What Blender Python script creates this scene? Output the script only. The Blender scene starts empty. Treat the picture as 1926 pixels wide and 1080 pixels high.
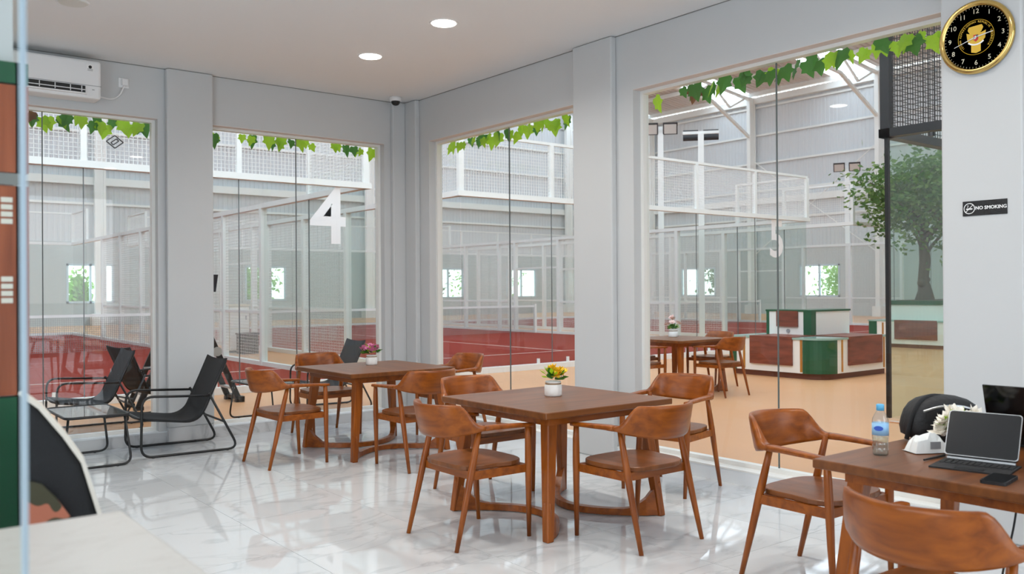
import bpy, math, random
from mathutils import Vector, Matrix
random.seed(7)
C = bpy.context.scene.collection
PI = math.pi
R = math.radians

# ---------------------------------------------------------------- camera
CAM_H = 1.42
F_PX, YAW, PITCH, ROLL = 1648.5, R(38.2625), R(0.1756), R(-0.3663)
fw = Vector((math.sin(YAW)*math.cos(PITCH), math.cos(YAW)*math.cos(PITCH), math.sin(PITCH)))
rt0 = Vector((math.cos(YAW), -math.sin(YAW), 0)); up0 = rt0.cross(fw)
rt = rt0*math.cos(ROLL) + up0*math.sin(ROLL)
up = -rt0*math.sin(ROLL) + up0*math.cos(ROLL)
CO = Vector((0, 0, CAM_H))
cd = bpy.data.cameras.new('camera'); cam = bpy.data.objects.new('camera', cd); C.objects.link(cam)
cd.sensor_width = 36; cd.lens = F_PX/1926*36; cd.clip_start = .05; cd.clip_end = 300
cam.matrix_world = Matrix(((rt.x, up.x, -fw.x, 0), (rt.y, up.y, -fw.y, 0), (rt.z, up.z, -fw.z, CAM_H), (0, 0, 0, 1)))
cd.dof.use_dof = True; cd.dof.focus_distance = 6.2; cd.dof.aperture_fstop = 4.0
bpy.context.scene.camera = cam
def ray(x, y): return fw*F_PX + rt*(x-963) - up*(y-540)
def atz(x, y, z=0): d = ray(x, y); return CO + d*((z-CAM_H)/d.z)
def atx(x, y, X): d = ray(x, y); return CO + d*(X/d.x)
def aty(x, y, Y): d = ray(x, y); return CO + d*(Y/d.y)

# ---------------------------------------------------------------- world, light, exposure
sc = bpy.context.scene
w = bpy.data.worlds.new('sky'); sc.world = w; w.use_nodes = True
nt = w.node_tree; bg = nt.nodes['Background']
tc = nt.nodes.new('ShaderNodeTexCoord'); sep = nt.nodes.new('ShaderNodeSeparateXYZ')
ramp = nt.nodes.new('ShaderNodeValToRGB')
ramp.color_ramp.elements[0].color = (.90, .95, 1, 1); ramp.color_ramp.elements[1].color = (.74, .87, 1, 1)
nt.links.new(tc.outputs['Generated'], sep.inputs[0]); nt.links.new(sep.outputs['Z'], ramp.inputs[0])
nt.links.new(ramp.outputs[0], bg.inputs[0]); bg.inputs[1].default_value = 3.2
sc.view_settings.view_transform = 'Standard'; sc.view_settings.look = 'None'
sc.view_settings.gamma = 1; sc.view_settings.use_curve_mapping = False
sc.view_settings.exposure = 0.50
sc.cycles.max_bounces = 14; sc.cycles.diffuse_bounces = 6; sc.cycles.transparent_max_bounces = 32
sc.cycles.glossy_bounces = 5; sc.cycles.use_denoising = True
sc.cycles.caustics_reflective = False; sc.cycles.caustics_refractive = False
sc.cycles.sample_clamp_indirect = 8

# ---------------------------------------------------------------- materials
MT = {}
def lin(c):
    return tuple((v/255/12.92 if v/255 <= .04045 else ((v/255+.055)/1.055)**2.4) for v in c)
def mat(name, rgb, rough=.5, metal=0., spec=.5, var=0., vscale=8., bump=0., bscale=60., emit=0., coat=0., stretch=None, sheen=0.):
    m = bpy.data.materials.new(name); m.use_nodes = True; n = m.node_tree.nodes; l = m.node_tree.links
    b = n['Principled BSDF']; col = (*lin(rgb), 1)
    b.inputs['Base Color'].default_value = col; b.inputs['Roughness'].default_value = rough
    b.inputs['Metallic'].default_value = metal; b.inputs['Specular IOR Level'].default_value = spec
    b.inputs['Coat Weight'].default_value = coat
    if emit: b.inputs['Emission Color'].default_value = col; b.inputs['Emission Strength'].default_value = emit
    if var or bump:
        t = n.new('ShaderNodeTexCoord'); mp = n.new('ShaderNodeMapping'); l.new(t.outputs['Object'], mp.inputs[0])
        if stretch: mp.inputs['Scale'].default_value = stretch
    if var:
        nz = n.new('ShaderNodeTexNoise'); nz.inputs['Scale'].default_value = vscale; nz.inputs['Detail'].default_value = 5
        l.new(mp.outputs[0], nz.inputs['Vector'])
        mx = n.new('ShaderNodeMix'); mx.data_type = 'RGBA'
        mx.inputs['A'].default_value = (*[v*(1-var) for v in col[:3]], 1); mx.inputs['B'].default_value = (*[min(1, v*(1+var)) for v in col[:3]], 1)
        l.new(nz.outputs[0], mx.inputs['Factor']); l.new(mx.outputs['Result'], b.inputs['Base Color'])
    if bump:
        nb = n.new('ShaderNodeTexNoise'); nb.inputs['Scale'].default_value = bscale; l.new(mp.outputs[0], nb.inputs['Vector'])
        bp = n.new('ShaderNodeBump'); bp.inputs['Strength'].default_value = bump; bp.inputs['Distance'].default_value = .01
        l.new(nb.outputs[0], bp.inputs['Height']); l.new(bp.outputs[0], b.inputs['Normal'])
    MT[name] = m; return m
def wood(name, dark, light, scale=(3, 26, 26), rough=.32, axis='X'):
    m = bpy.data.materials.new(name); m.use_nodes = True; n = m.node_tree.nodes; l = m.node_tree.links; b = n['Principled BSDF']
    t = n.new('ShaderNodeTexCoord'); mp = n.new('ShaderNodeMapping'); mp.inputs['Scale'].default_value = scale
    oi = n.new('ShaderNodeObjectInfo'); ad = n.new('ShaderNodeVectorMath'); ad.operation = 'ADD'
    ml = n.new('ShaderNodeMath'); ml.operation = 'MULTIPLY'; ml.inputs[1].default_value = 37
    l.new(oi.outputs['Random'], ml.inputs[0]); l.new(mp.outputs[0], ad.inputs[0]); l.new(ml.outputs[0], ad.inputs[1])
    l.new(t.outputs['Object'], mp.inputs[0])
    nz = n.new('ShaderNodeTexNoise'); nz.inputs['Scale'].default_value = 1; nz.inputs['Detail'].default_value = 6; nz.inputs['Distortion'].default_value = .35
    l.new(ad.outputs[0], nz.inputs['Vector'])
    rp = n.new('ShaderNodeValToRGB'); e = rp.color_ramp.elements
    e[0].position = .28; e[0].color = (*lin(dark), 1); e[1].position = .74; e[1].color = (*lin(light), 1)
    l.new(nz.outputs[0], rp.inputs[0]); l.new(rp.outputs[0], b.inputs['Base Color'])
    b.inputs['Roughness'].default_value = rough; b.inputs['Specular IOR Level'].default_value = .35; b.inputs['Coat Weight'].default_value = .1; b.inputs['Coat Roughness'].default_value = .25
    MT[name] = m; return m
def glass(name, tint=(.93, .97, .95), refl=1.0, rough=0.):
    m = bpy.data.materials.new(name); m.use_nodes = True; n = m.node_tree.nodes; l = m.node_tree.links; n.clear()
    o = n.new('ShaderNodeOutputMaterial'); tr = n.new('ShaderNodeBsdfTransparent'); gl = n.new('ShaderNodeBsdfGlossy')
    fr = n.new('ShaderNodeLayerWeight'); fr.inputs[0].default_value = .5; mx = n.new('ShaderNodeMixShader')   # Schlick curve, the same from both sides
    pw = n.new('ShaderNodeMath'); pw.operation = 'POWER'; pw.inputs[1].default_value = 5
    ml = n.new('ShaderNodeMath'); ml.operation = 'MULTIPLY_ADD'; ml.inputs[1].default_value = .9*refl; ml.inputs[2].default_value = .048*refl; ml.use_clamp = True
    tr.inputs[0].default_value = (*tint, 1); gl.inputs['Roughness'].default_value = rough
    l.new(fr.outputs['Facing'], pw.inputs[0]); l.new(pw.outputs[0], ml.inputs[0]); l.new(ml.outputs[0], mx.inputs[0]); l.new(tr.outputs[0], mx.inputs[1]); l.new(gl.outputs[0], mx.inputs[2])
    l.new(mx.outputs[0], o.inputs[0]); MT[name] = m; return m
def marble(name, base, vein, rough, vs=1.2):
    m = bpy.data.materials.new(name); m.use_nodes = True; n = m.node_tree.nodes; l = m.node_tree.links; b = n['Principled BSDF']
    t = n.new('ShaderNodeTexCoord'); mp = n.new('ShaderNodeMapping'); l.new(t.outputs['Object'], mp.inputs[0])
    mp.inputs['Scale'].default_value = (1, 1.8, 1); mp.inputs['Rotation'].default_value = (0, 0, .5)
    oi = n.new('ShaderNodeObjectInfo'); ml = n.new('ShaderNodeMath'); ml.operation = 'MULTIPLY'; ml.inputs[1].default_value = 50
    ad = n.new('ShaderNodeVectorMath'); l.new(oi.outputs['Random'], ml.inputs[0]); l.new(mp.outputs[0], ad.inputs[0]); l.new(ml.outputs[0], ad.inputs[1])
    nz = n.new('ShaderNodeTexNoise'); nz.inputs['Scale'].default_value = vs; nz.inputs['Detail'].default_value = 7; nz.inputs['Distortion'].default_value = 1.5
    l.new(ad.outputs[0], nz.inputs['Vector'])
    rp = n.new('ShaderNodeValToRGB'); cr = rp.color_ramp; cr.elements[0].position = .46; cr.elements[0].color = (*lin(base), 1)
    cr.elements[1].position = .54; cr.elements[1].color = (*lin(base), 1)
    e = cr.elements.new(.50); e.color = (*lin(vein), 1); e = cr.elements.new(.485); e.color = (*lin([a*.6+c*.4 for a, c in zip(base, vein)]), 1)
    l.new(nz.outputs[0], rp.inputs[0])
    n2 = n.new('ShaderNodeTexNoise'); n2.inputs['Scale'].default_value = .9; l.new(ad.outputs[0], n2.inputs['Vector'])
    mx = n.new('ShaderNodeMix'); mx.data_type = 'RGBA'; mx.inputs['B'].default_value = (*lin(base), 1)
    l.new(n2.outputs[0], mx.inputs['Factor']); l.new(rp.outputs[0], mx.inputs['A']); l.new(mx.outputs['Result'], b.inputs['Base Color'])
    b.inputs['Roughness'].default_value = rough; MT[name] = m; return m

mat('paint', (198, 200, 201), .7, var=.02, vscale=3)
mat('ceil_paint', (230, 230, 230), .8)
mat('soffit', (214, 204, 200), .6)
mat('frame_white', (232, 232, 228), .4)
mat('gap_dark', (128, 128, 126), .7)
mat('grout', (196, 198, 200), .6)
marble('marble_tile', (211, 214, 216), (180, 184, 188), .035)
marble('marble_plinth', (205, 206, 207), (150, 150, 150), .25)
marble('marble_counter', (204, 200, 194), (190, 185, 178), .35, 5)
mat('plinth_white', (226, 231, 234), .35)
wood('teak', (116, 56, 12), (164, 88, 22))
wood('teak_z', (116, 56, 12), (164, 88, 22), (24, 24, 2.2))
wood('teak_top', (92, 50, 20), (134, 80, 38), (2.0, 22, 10), .36)
wood('teak_seat', (96, 52, 20), (138, 80, 36), (16, 3, 10), .34)
wood('panel_wood', (98, 46, 30), (142, 74, 52), (3, 3, 18), .45)
wood('clad_wood', (120, 58, 34), (176, 96, 62), (30, 30, 2), .5)
glass('glass_clear', (.95, .975, .965), 1.0)
glass('glass_court', (.92, .965, .95), 1.0)
glass('glass_green', (.86, .96, .92), 1.6)
glass('glass_smoke', (.55, .60, .58), 1.3)
glass('glass_shield', (.90, .95, .93), .5)
mat('glass_edge', (172, 190, 202), .4)
glass('plastic_clear', (.93, .96, .98), 2.0, .05)
mat('seam', (96, 104, 104), .5)
mat('black_metal', (22, 23, 24), .4)
mat('black_fabric', (30, 31, 33), .85, bump=.3, bscale=250)
mat('black_gloss', (12, 13, 15), .12)
mat('black_soft', (24, 24, 26), .6, bump=.4, bscale=40)
mat('hall_floor', (216, 160, 112), .42, var=.08, vscale=1.2, stretch=(1, .3, 1))
mat('court_red', (146, 52, 40), .85, spec=.12, var=.10, vscale=2.5, bump=.3, bscale=300)
mat('court_line', (225, 205, 195), .7)
mat('steel_white', (232, 234, 231), .45)
mat('steel_cream', (216, 208, 186), .5)
mat('clad_grey', (206, 211, 214), .6)
mat('lower_wall', (186, 193, 193), .7)
mat('roof_sheet', (205, 196, 190), .55)
glass('skylight', (.95, .97, 1.0), .2)
mat('green_panel', (26, 84, 54), .35)
mat('panel_cream', (240, 238, 232), .4)
mat('gold', (196, 138, 60), .3, metal=.6)
mat('plinth_brown', (104, 58, 42), .5)
mat('counter_glass_top', (150, 178, 166), .15)
mat('bark', (98, 90, 80), .9, bump=.6, bscale=30)
mat('leaf_tree', (88, 122, 58), .6, var=.35, vscale=3)
mat('leaf_tree_b', (128, 156, 88), .6, var=.3, vscale=3)
mat('leaf_bright', (168, 214, 44), .5, var=.25, vscale=20)
mat('leaf_dark', (72, 134, 48), .5, var=.3, vscale=20)
mat('leaf_red', (128, 84, 50), .5, var=.4, vscale=25)
mat('stem', (84, 100, 50), .7)
mat('white_plastic', (232, 233, 234), .35)
mat('grey_plastic', (150, 152, 154), .4)
mat('ceramic', (236, 236, 234), .3)
mat('jute', (150, 120, 84), .9)
mat('petal_yellow', (240, 200, 40), .6, var=.15, vscale=30)
mat('petal_pink', (214, 130, 170), .6, var=.25, vscale=30)
mat('petal_white', (240, 234, 222), .6)
mat('petal_blush', (236, 208, 200), .6)
mat('clock_gold', (214, 182, 112), .18, metal=1)
mat('clock_face', (30, 33, 40), .12)
mat('clock_num', (206, 200, 176), .4)
mat('emblem_gold', (214, 172, 40), .4)
mat('emblem_red', (190, 40, 40), .5)
mat('white_ink', (238, 238, 238), .5)
mat('orange_ink', (240, 96, 40), .5)
mat('blue_ink', (40, 84, 190), .5)
mat('blue_cap', (92, 176, 220), .35)
mat('label_blue', (150, 196, 232), .4)
mat('screen_dark', (30, 31, 33), .22)
mat('silver', (188, 190, 192), .3, metal=.8)
mat('lamp_glow', (255, 250, 240), .5, emit=9)
mat('lamp_lens', (214, 214, 208), .3)
mat('cream_trim', (222, 216, 204), .7)
mat('skin', (150, 100, 76), .6)
mat('cloth_dark', (38, 42, 52), .85)
mat('cap_red', (176, 40, 52), .8)
mat('hair', (24, 20, 18), .7)
mat('grass', (92, 120, 60), .9, var=.3, vscale=1)
mat('pave', (228, 227, 224), .9, var=.1)
mat('hedge', (76, 116, 52), .8, var=.4, vscale=4)
mat('hedge_light', (150, 186, 90), .7, var=.3, vscale=4)
mat('alu_blue', (196, 214, 224), .4)
mat('ladder_alu', (180, 180, 176), .35, metal=.6)
mat('tissue', (232, 234, 232), .5)
def translucent(name, k_=.45):      # thin leaves let light through
    m = MT[name]; n = m.node_tree.nodes; l = m.node_tree.links; b = n['Principled BSDF']; o = n['Material Output']
    tr = n.new('ShaderNodeBsdfTranslucent'); mx = n.new('ShaderNodeMixShader'); mx.inputs[0].default_value = k_
    if b.inputs['Base Color'].links: l.new(b.inputs['Base Color'].links[0].from_socket, tr.inputs[0])
    l.new(b.outputs[0], mx.inputs[1]); l.new(tr.outputs[0], mx.inputs[2]); l.new(mx.outputs[0], o.inputs[0])
for q_ in ('leaf_bright', 'leaf_dark', 'leaf_red', 'leaf_tree', 'leaf_tree_b', 'hedge', 'hedge_light'): translucent(q_)
def camo():
    m = bpy.data.materials.new('camo'); m.use_nodes = True; n = m.node_tree.nodes; l = m.node_tree.links; b = n['Principled BSDF']
    t = n.new('ShaderNodeTexCoord'); nz = n.new('ShaderNodeTexNoise'); nz.inputs['Scale'].default_value = 9; l.new(t.outputs['Object'], nz.inputs['Vector'])
    rp = n.new('ShaderNodeValToRGB'); cr = rp.color_ramp; cr.interpolation = 'CONSTANT'
    cr.elements[0].color = (*lin((70, 68, 50)), 1); cr.elements[1].position = .44; cr.elements[1].color = (*lin((178, 108, 84)), 1)
    for p, c in ((.52, (150, 132, 84)), (.58, (120, 130, 60)), (.66, (80, 84, 60))):
        e = cr.elements.new(p); e.color = (*lin(c), 1)
    l.new(nz.outputs[0], rp.inputs[0]); l.new(rp.outputs[0], b.inputs['Base Color']); b.inputs['Roughness'].default_value = .9; MT['camo'] = m
camo()

# ---------------------------------------------------------------- helpers
class MB:
    def __init__(s): s.v = []; s.f = []
    def add(s, vs, fs):
        o = len(s.v); s.v += [tuple(p) for p in vs]; s.f += [tuple(i+o for i in f) for f in fs]; return s
    def box(s, x0, x1, y0, y1, z0, z1):
        return s.add([(x0,y0,z0),(x1,y0,z0),(x1,y1,z0),(x0,y1,z0),(x0,y0,z1),(x1,y0,z1),(x1,y1,z1),(x0,y1,z1)],
                     [(3,2,1,0),(4,5,6,7),(0,1,5,4),(1,2,6,5),(2,3,7,6),(3,0,4,7)])
    def bar(s, a, b, wd, ht=None, upv=(0,0,1), caps=True):
        ht = ht or wd; a, b = Vector(a), Vector(b); d = (b-a).normalized(); u = Vector(upv)
        if abs(d.dot(u)) > .98: u = Vector((0, 1, 0))
        sd = d.cross(u).normalized(); u = sd.cross(d).normalized(); vs = []
        for p in (a, b):
            for i, j in ((-1,-1),(1,-1),(1,1),(-1,1)): vs.append(p+sd*(i*wd/2)+u*(j*ht/2))
        fs = [(0,1,5,4),(1,2,6,5),(2,3,7,6),(3,0,4,7)]
        if caps: fs += [(3,2,1,0),(4,5,6,7)]
        return s.add(vs, fs)
    def tube(s, pts, r, n=8, closed=False):
        pts = [Vector(p) for p in pts]; k = len(pts); rs = r if isinstance(r, (list, tuple)) else [r]*k; vs = []; fs = []
        prev = None
        for i, p in enumerate(pts):
            if closed: d = (pts[(i+1) % k]-pts[i-1]).normalized()
            else: d = (pts[min(i+1, k-1)]-pts[max(i-1, 0)]).normalized()
            if prev is None:
                u = Vector((0,0,1)) if abs(d.z) < .9 else Vector((1,0,0))
            else: u = prev
            u = (u-d*u.dot(d)); u = u.normalized() if u.length > 1e-6 else Vector((0,1,0)); prev = u; sd = d.cross(u)
            for j in range(n):
                a = 2*PI*j/n; vs.append(p+(u*math.cos(a)+sd*math.sin(a))*rs[i])
        m = k if closed else k-1
        for i in range(m):
            for j in range(n):
                a, b = i*n, ((i+1) % k)*n; fs.append((a+j, b+j, b+(j+1) % n, a+(j+1) % n))
        if not closed: fs += [tuple(range(n)), tuple(reversed(range((k-1)*n, k*n)))]
        return s.add(vs, fs)
    def lathe(s, prof, n=24, c=(0,0,0)):
        vs = []; fs = []; k = len(prof)
        for r_, z in prof:
            for j in range(n):
                a = 2*PI*j/n; vs.append((c[0]+r_*math.cos(a), c[1]+r_*math.sin(a), c[2]+z))
        for i in range(k-1):
            for j in range(n): fs.append((i*n+j, i*n+(j+1) % n, (i+1)*n+(j+1) % n, (i+1)*n+j))
        fs += [tuple(reversed(range(n))), tuple(range((k-1)*n, k*n))]
        return s.add(vs, fs)
    def prism(s, poly, z0, z1):
        n = len(poly); vs = [(x, y, z0) for x, y in poly]+[(x, y, z1) for x, y in poly]
        fs = [tuple(reversed(range(n))), tuple(range(n, 2*n))]+[(i, (i+1) % n, n+(i+1) % n, n+i) for i in range(n)]
        return s.add(vs, fs)
    def extr(s, pts, off):     # 3D polygon extruded along a vector
        n = len(pts); o = Vector(off); pts = [Vector(p) for p in pts]
        return s.add(pts+[p+o for p in pts], [tuple(reversed(range(n))), tuple(range(n, 2*n))]+[(i, (i+1) % n, n+(i+1) % n, n+i) for i in range(n)])
    def ball(s, c, r, n=8, m=5, sq=(1,1,1)):
        vs = [(c[0], c[1], c[2]+r*sq[2])]; fs = []
        for i in range(1, m):
            t = PI*i/m
            for j in range(n):
                a = 2*PI*j/n; vs.append((c[0]+r*sq[0]*math.sin(t)*math.cos(a), c[1]+r*sq[1]*math.sin(t)*math.sin(a), c[2]+r*sq[2]*math.cos(t)))
        vs.append((c[0], c[1], c[2]-r*sq[2])); e = len(vs)-1
        for j in range(n): fs.append((0, 1+j, 1+(j+1) % n)); fs.append((e, e-n+(j+1) % n, e-n+j))
        for i in range(m-2):
            for j in range(n): a = 1+i*n; b = a+n; fs.append((a+j, b+j, b+(j+1) % n, a+(j+1) % n))
        return s.add(vs, fs)
    def mesh(s, name, m, smooth=False):
        me = bpy.data.meshes.new(name); me.from_pydata(s.v, [], s.f); me.materials.append(MT[m]); me.validate(); me.update()
        if smooth: me.polygons.foreach_set('use_smooth', [True]*len(me.polygons))
        return me
    def build(s, name, m, parent=None, smooth=False, bevel=0, loc=None):
        o = bpy.data.objects.new(name, s.mesh(name, m, smooth)); C.objects.link(o)
        if parent: o.parent = parent
        if loc: o.location = loc
        if bevel:
            b = o.modifiers.new('bevel', 'BEVEL'); b.width = bevel; b.segments = 2; b.limit_method = 'ANGLE'
        return o
def put(name, me, parent=None, loc=(0,0,0), rot=(0,0,0), scale=(1,1,1)):
    o = bpy.data.objects.new(name, me); C.objects.link(o); o.parent = parent; o.location = loc; o.rotation_euler = rot; o.scale = scale; return o
def tag(o, label, cat, group=None):
    o['label'] = label; o['category'] = cat
    if group: o['group'] = group
    return o
def thing(name, label, cat, loc=(0,0,0), rz=0, group=None):
    o = bpy.data.objects.new(name, None); C.objects.link(o); o.location = loc; o.rotation_euler = (0,0,rz); o.empty_display_size = .1
    return tag(o, label, cat, group)
def struct(o): o['kind'] = 'structure'; return o
def sroot(name): 
    o = bpy.data.objects.new(name, None); C.objects.link(o); o['kind'] = 'structure'; return o
def stuff(o): o['kind'] = 'stuff'; return o
def copy_tree(o, parent=None):
    c = o.copy(); C.objects.link(c); c.parent = parent
    for ch in list(o.children): copy_tree(ch, c)
    return c
def arc(cx, cy, r, a0, a1, n=6): return [(cx+r*math.cos(R(a0+(a1-a0)*i/n)), cy+r*math.sin(R(a0+(a1-a0)*i/n))) for i in range(n+1)]
def rrect(x0, x1, y0, y1, r, n=4):
    return arc(x1-r, y1-r, r, 0, 90, n)+arc(x0+r, y1-r, r, 90, 180, n)+arc(x0+r, y0+r, r, 180, 270, n)+arc(x1-r, y0+r, r, 270, 360, n)
def fillet(pts, r, n=5):
    pts = [Vector(p) for p in pts]; out = [pts[0]]
    for i in range(1, len(pts)-1):
        p = pts[i]; a = (pts[i-1]-p); b = (pts[i+1]-p); k = min(r, a.length*.49, b.length*.49); A = p+a.normalized()*k; B = p+b.normalized()*k
        for j in range(n+1):
            t = j/n; out.append(A*(1-t)**2+p*2*t*(1-t)+B*t*t)
    return out+[pts[-1]]
def text_mesh(body, size, m, depth=.001, align='CENTER', bold=0.):
    cu = bpy.data.curves.new('lettering', 'FONT'); cu.body = body; cu.size = size; cu.extrude = depth; cu.align_x = align; cu.align_y = 'CENTER'; cu.resolution_u = 3; cu.offset = bold
    o = bpy.data.objects.new('lettering', cu); C.objects.link(o); dg = bpy.context.evaluated_depsgraph_get()
    me = bpy.data.meshes.new_from_object(o.evaluated_get(dg)); bpy.data.objects.remove(o); bpy.data.curves.remove(cu)
    me.materials.clear(); me.materials.append(MT[m]); return me
# lettering on a face that looks towards -x (reads along -y) or towards -y (reads along +x)
ROT_NEGX = Matrix(((0,0,-1),(-1,0,0),(0,1,0))).to_euler()
ROT_NEGY = Matrix(((1,0,0),(0,0,-1),(0,1,0))).to_euler()

# ================================================================ the room
YA, XB, H = 8.52, 5.215, 3.527        # window wall ahead-left, window wall ahead-right, ceiling
RX0, RY0 = -2.6, -2.6                 # the room goes on behind the camera
ZB, ZP, TG = 3.05, .11, .15           # beam underside, plinth top, wall thickness
# floor: grout bed and single tiles
fl = struct(MB().box(RX0, XB+TG, RY0, YA+TG, -.06, -.006).build('floor', 'grout'))
TS = .8
tm = MB().box(-TS/2+.0012, TS/2-.0012, -TS/2+.0012, TS/2-.0012, -.006, 0).mesh('tile', 'marble_tile')
nx = int((XB-RX0)/TS)+1; ny = int((YA-RY0)/TS)+1
for i in range(nx):
    for j in range(ny):
        x1, y1 = XB-i*TS, YA-j*TS; x0, y0 = max(x1-TS, RX0), max(y1-TS, RY0)
        if x1-x0 < .05 or y1-y0 < .05: continue
        put('tile', tm, fl, ((x0+x1)/2, (y0+y1)/2, 0), (0, 0, 0), ((x1-x0)/TS, (y1-y0)/TS, 1))
ce = struct(MB().box(RX0, XB+TG, RY0, YA+TG, H, H+.15).build('ceiling', 'ceil_paint'))
# window openings
W1 = (-1.31, 2.49); W2 = (2.97, 4.92)
W3 = (5.64, 8.06); W4 = (2.46, 5.0); W5 = (-.2, 2.0)
wa = struct(MB().box(RX0, XB+TG, YA, YA+TG, ZB, H).build('wall_back', 'paint'))
MB().box(RX0, W1[0], YA, YA+TG, 0, ZB).build('wall_pier', 'paint', wa)
wb = struct(MB().box(XB, XB+TG, RY0, YA, ZB, H).build('wall_right', 'paint'))
MB().box(XB, XB+TG, RY0, W5[0], 0, ZB).build('wall_pier', 'paint', wb)
for (a, b, par) in ((2.49, 2.97, wa), (4.92, XB, wa)):
    MB().box(a, b, YA, YA+TG, ZP, ZB).build('wall_pier', 'paint', par)
for (a, b, par) in ((8.06, YA, wb), (5.0, 5.64, wb), (2.0, 2.46, wb)):
    MB().box(XB, XB+TG, a, b, ZP, ZB).build('wall_pier', 'paint', par)
# pilasters standing proud of the beams
for n_, b_, par in (('pilaster', (2.555, 2.99, YA-.07, YA), wa), ('pilaster', (5.0, XB, YA-.06, YA), wa)):
    MB().box(*b_, .0 if b_[0] > 4 else .14, H-.004).build(n_, 'paint', par, bevel=.012)
MB().box(2.56, 2.985, YA-.066, YA, 0, .14).build('pilaster_base', 'marble_plinth', wa)
for b_ in ((XB-.062, XB, 5.19, 5.665), (XB-.062, XB, 8.24, 8.455), (XB-.07, XB, 2.02, 2.465)):
    MB().box(*b_, 0, H-.004).build('pilaster', 'paint', wb, bevel=.012)
wl = struct(MB().box(RX0-.15, RX0, RY0, YA+TG, 3.4, H).build('wall_left', 'paint'))  # unseen wall, opening added so daylight strikes the right wall and pillar
MB().box(RX0-.15, RX0, 4.0, YA+TG, 0, 3.4).build('wall_pier', 'paint', wl); MB().box(RX0-.15, RX0, RY0, RY0+.3, 0, 3.4).build('wall_pier', 'paint', wl)
wf = struct(MB().box(RX0, XB+TG, RY0-.15, RY0, 3.4, H).build('wall_front', 'paint'))  # unseen wall, opening sized to leave the left window wall dimmer
MB().box(RX0, 2.4, RY0-.15, RY0, 0, 3.4).build('wall_pier', 'paint', wf)
MB().box(XB-.3, XB+TG, RY0-.15, RY0, 0, 3.4).build('wall_pier', 'paint', wf)
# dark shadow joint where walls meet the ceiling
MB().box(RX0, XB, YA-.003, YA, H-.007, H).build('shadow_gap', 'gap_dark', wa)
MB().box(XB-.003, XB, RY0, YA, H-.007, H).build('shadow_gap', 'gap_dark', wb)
# low plinths under the glass
bp_ = struct(MB().box(RX0, XB, YA-.015, YA+TG, 0, ZP-.012).build('baseboard_back', 'marble_plinth'))
MB().box(RX0, XB, YA-.018, YA+TG, ZP-.012, ZP).build('plinth_cap', 'plinth_white', bp_)
bq_ = struct(MB().box(XB-.015, XB+TG, RY0, YA, 0, ZP-.012).build('baseboard_right', 'plinth_white'))
MB().box(XB-.018, XB+TG, RY0, YA, ZP-.012, ZP).build('plinth_cap', 'frame_white', bq_)

GA, GB = YA+.125, XB+.125
def window(k, axis, a, b, seams):
    t = sroot('window_%d' % k); f = .03
    def bx(u0, u1, z0, z1, d0, d1):
        g = GA if axis == 'x' else GB
        return MB().box(u0, u1, g+d0, g+d1, z0, z1) if axis == 'x' else MB().box(g+d0, g+d1, u0, u1, z0, z1)
    bx(a, a+f, ZP, ZB, -.04, .025).build('window_frame', 'frame_white', t); bx(b-f, b, ZP, ZB, -.04, .025).build('window_frame', 'frame_white', t)
    bx(a+f, b-f, ZB-f, ZB, -.04, .025).build('window_frame', 'frame_white', t); bx(a+f, b-f, ZP, ZP+f, -.04, .025).build('window_frame', 'frame_white', t)
    e = [a+f]+list(seams)+[b-f]
    for i in range(len(e)-1):
        u0 = e[i]+(.003 if i else 0); u1 = e[i+1]-(.003 if i < len(e)-2 else 0)
        if axis == 'x': MB().add([(u0, GA, ZP+f), (u1, GA, ZP+f), (u1, GA, ZB-f), (u0, GA, ZB-f)], [(0,1,2,3)]).build('pane', 'glass_clear', t)
        else: MB().add([(GB, u0, ZP+f), (GB, u1, ZP+f), (GB, u1, ZB-f), (GB, u0, ZB-f)], [(0,1,2,3)]).build('pane', 'glass_clear', t)
    for s_ in seams: bx(s_-.004, s_+.004, ZP+f, ZB-f, -.005, .005).build('pane_joint', 'seam', t)
    # boxed soffit lining seen from below
    bx(a, b, ZB-.004, ZB+.0, -.125, -.04).build('soffit_lining', 'soffit', t)
window(1, 'x', *W1, (-.36, .59, 1.54)); window(2, 'x', *W2, (3.93,))
window(3, 'y', *W3, (6.80,)); window(4, 'y', *W4, (3.72,)); window(5, 'y', *W5, (.9,))

# ================================================================ the hall
HX0, HX1, HY0, HY1, EAVE = -9., 41., -3., 41., 12.
hf = struct(MB().box(XB+TG, HX1, -12, HY1, -.08, -.001).build('floor_hall', 'hall_floor'))
MB().box(HX0, XB+TG, YA+TG, HY1, -.08, -.001).build('floor_strip', 'hall_floor', hf)
struct(MB().box(-120, 160, -120, 160, -.3, -.1).build('ground', 'pave'))  # unseen ground, made pale to bounce daylight up to ceiling and beams
def roofz(x): return EAVE+(x-HX1)*-.115 if x > 16 else EAVE+(16-HX1)*-.115-(16-x)*.115
def corr(fix, axis, a, b, z0, z1, pitch=.22, dep=.018):
    """trapezoid sheet in the plane axis=fix, ribs upright, pitch along the other axis"""
    m = MB(); u = a; pr = []
    while u < b: pr += [(u, 0), (u+pitch*.55, 0), (u+pitch*.65, dep), (u+pitch*.9, dep)]; u += pitch
    pr.append((b, 0))
    vs = []
    for q, d in pr:
        for z in (z0, z1): vs.append((fix+d, q, z) if axis == 'x' else (q, fix+d, z))
    m.add(vs, [(2*i, 2*i+2, 2*i+3, 2*i+1) for i in range(len(pr)-1)]); return m
WL = 3.6   # masonry dado, sheet cladding above
LV = [5.2, 6.75, 8.3, 9.85, 11.4]
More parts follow.
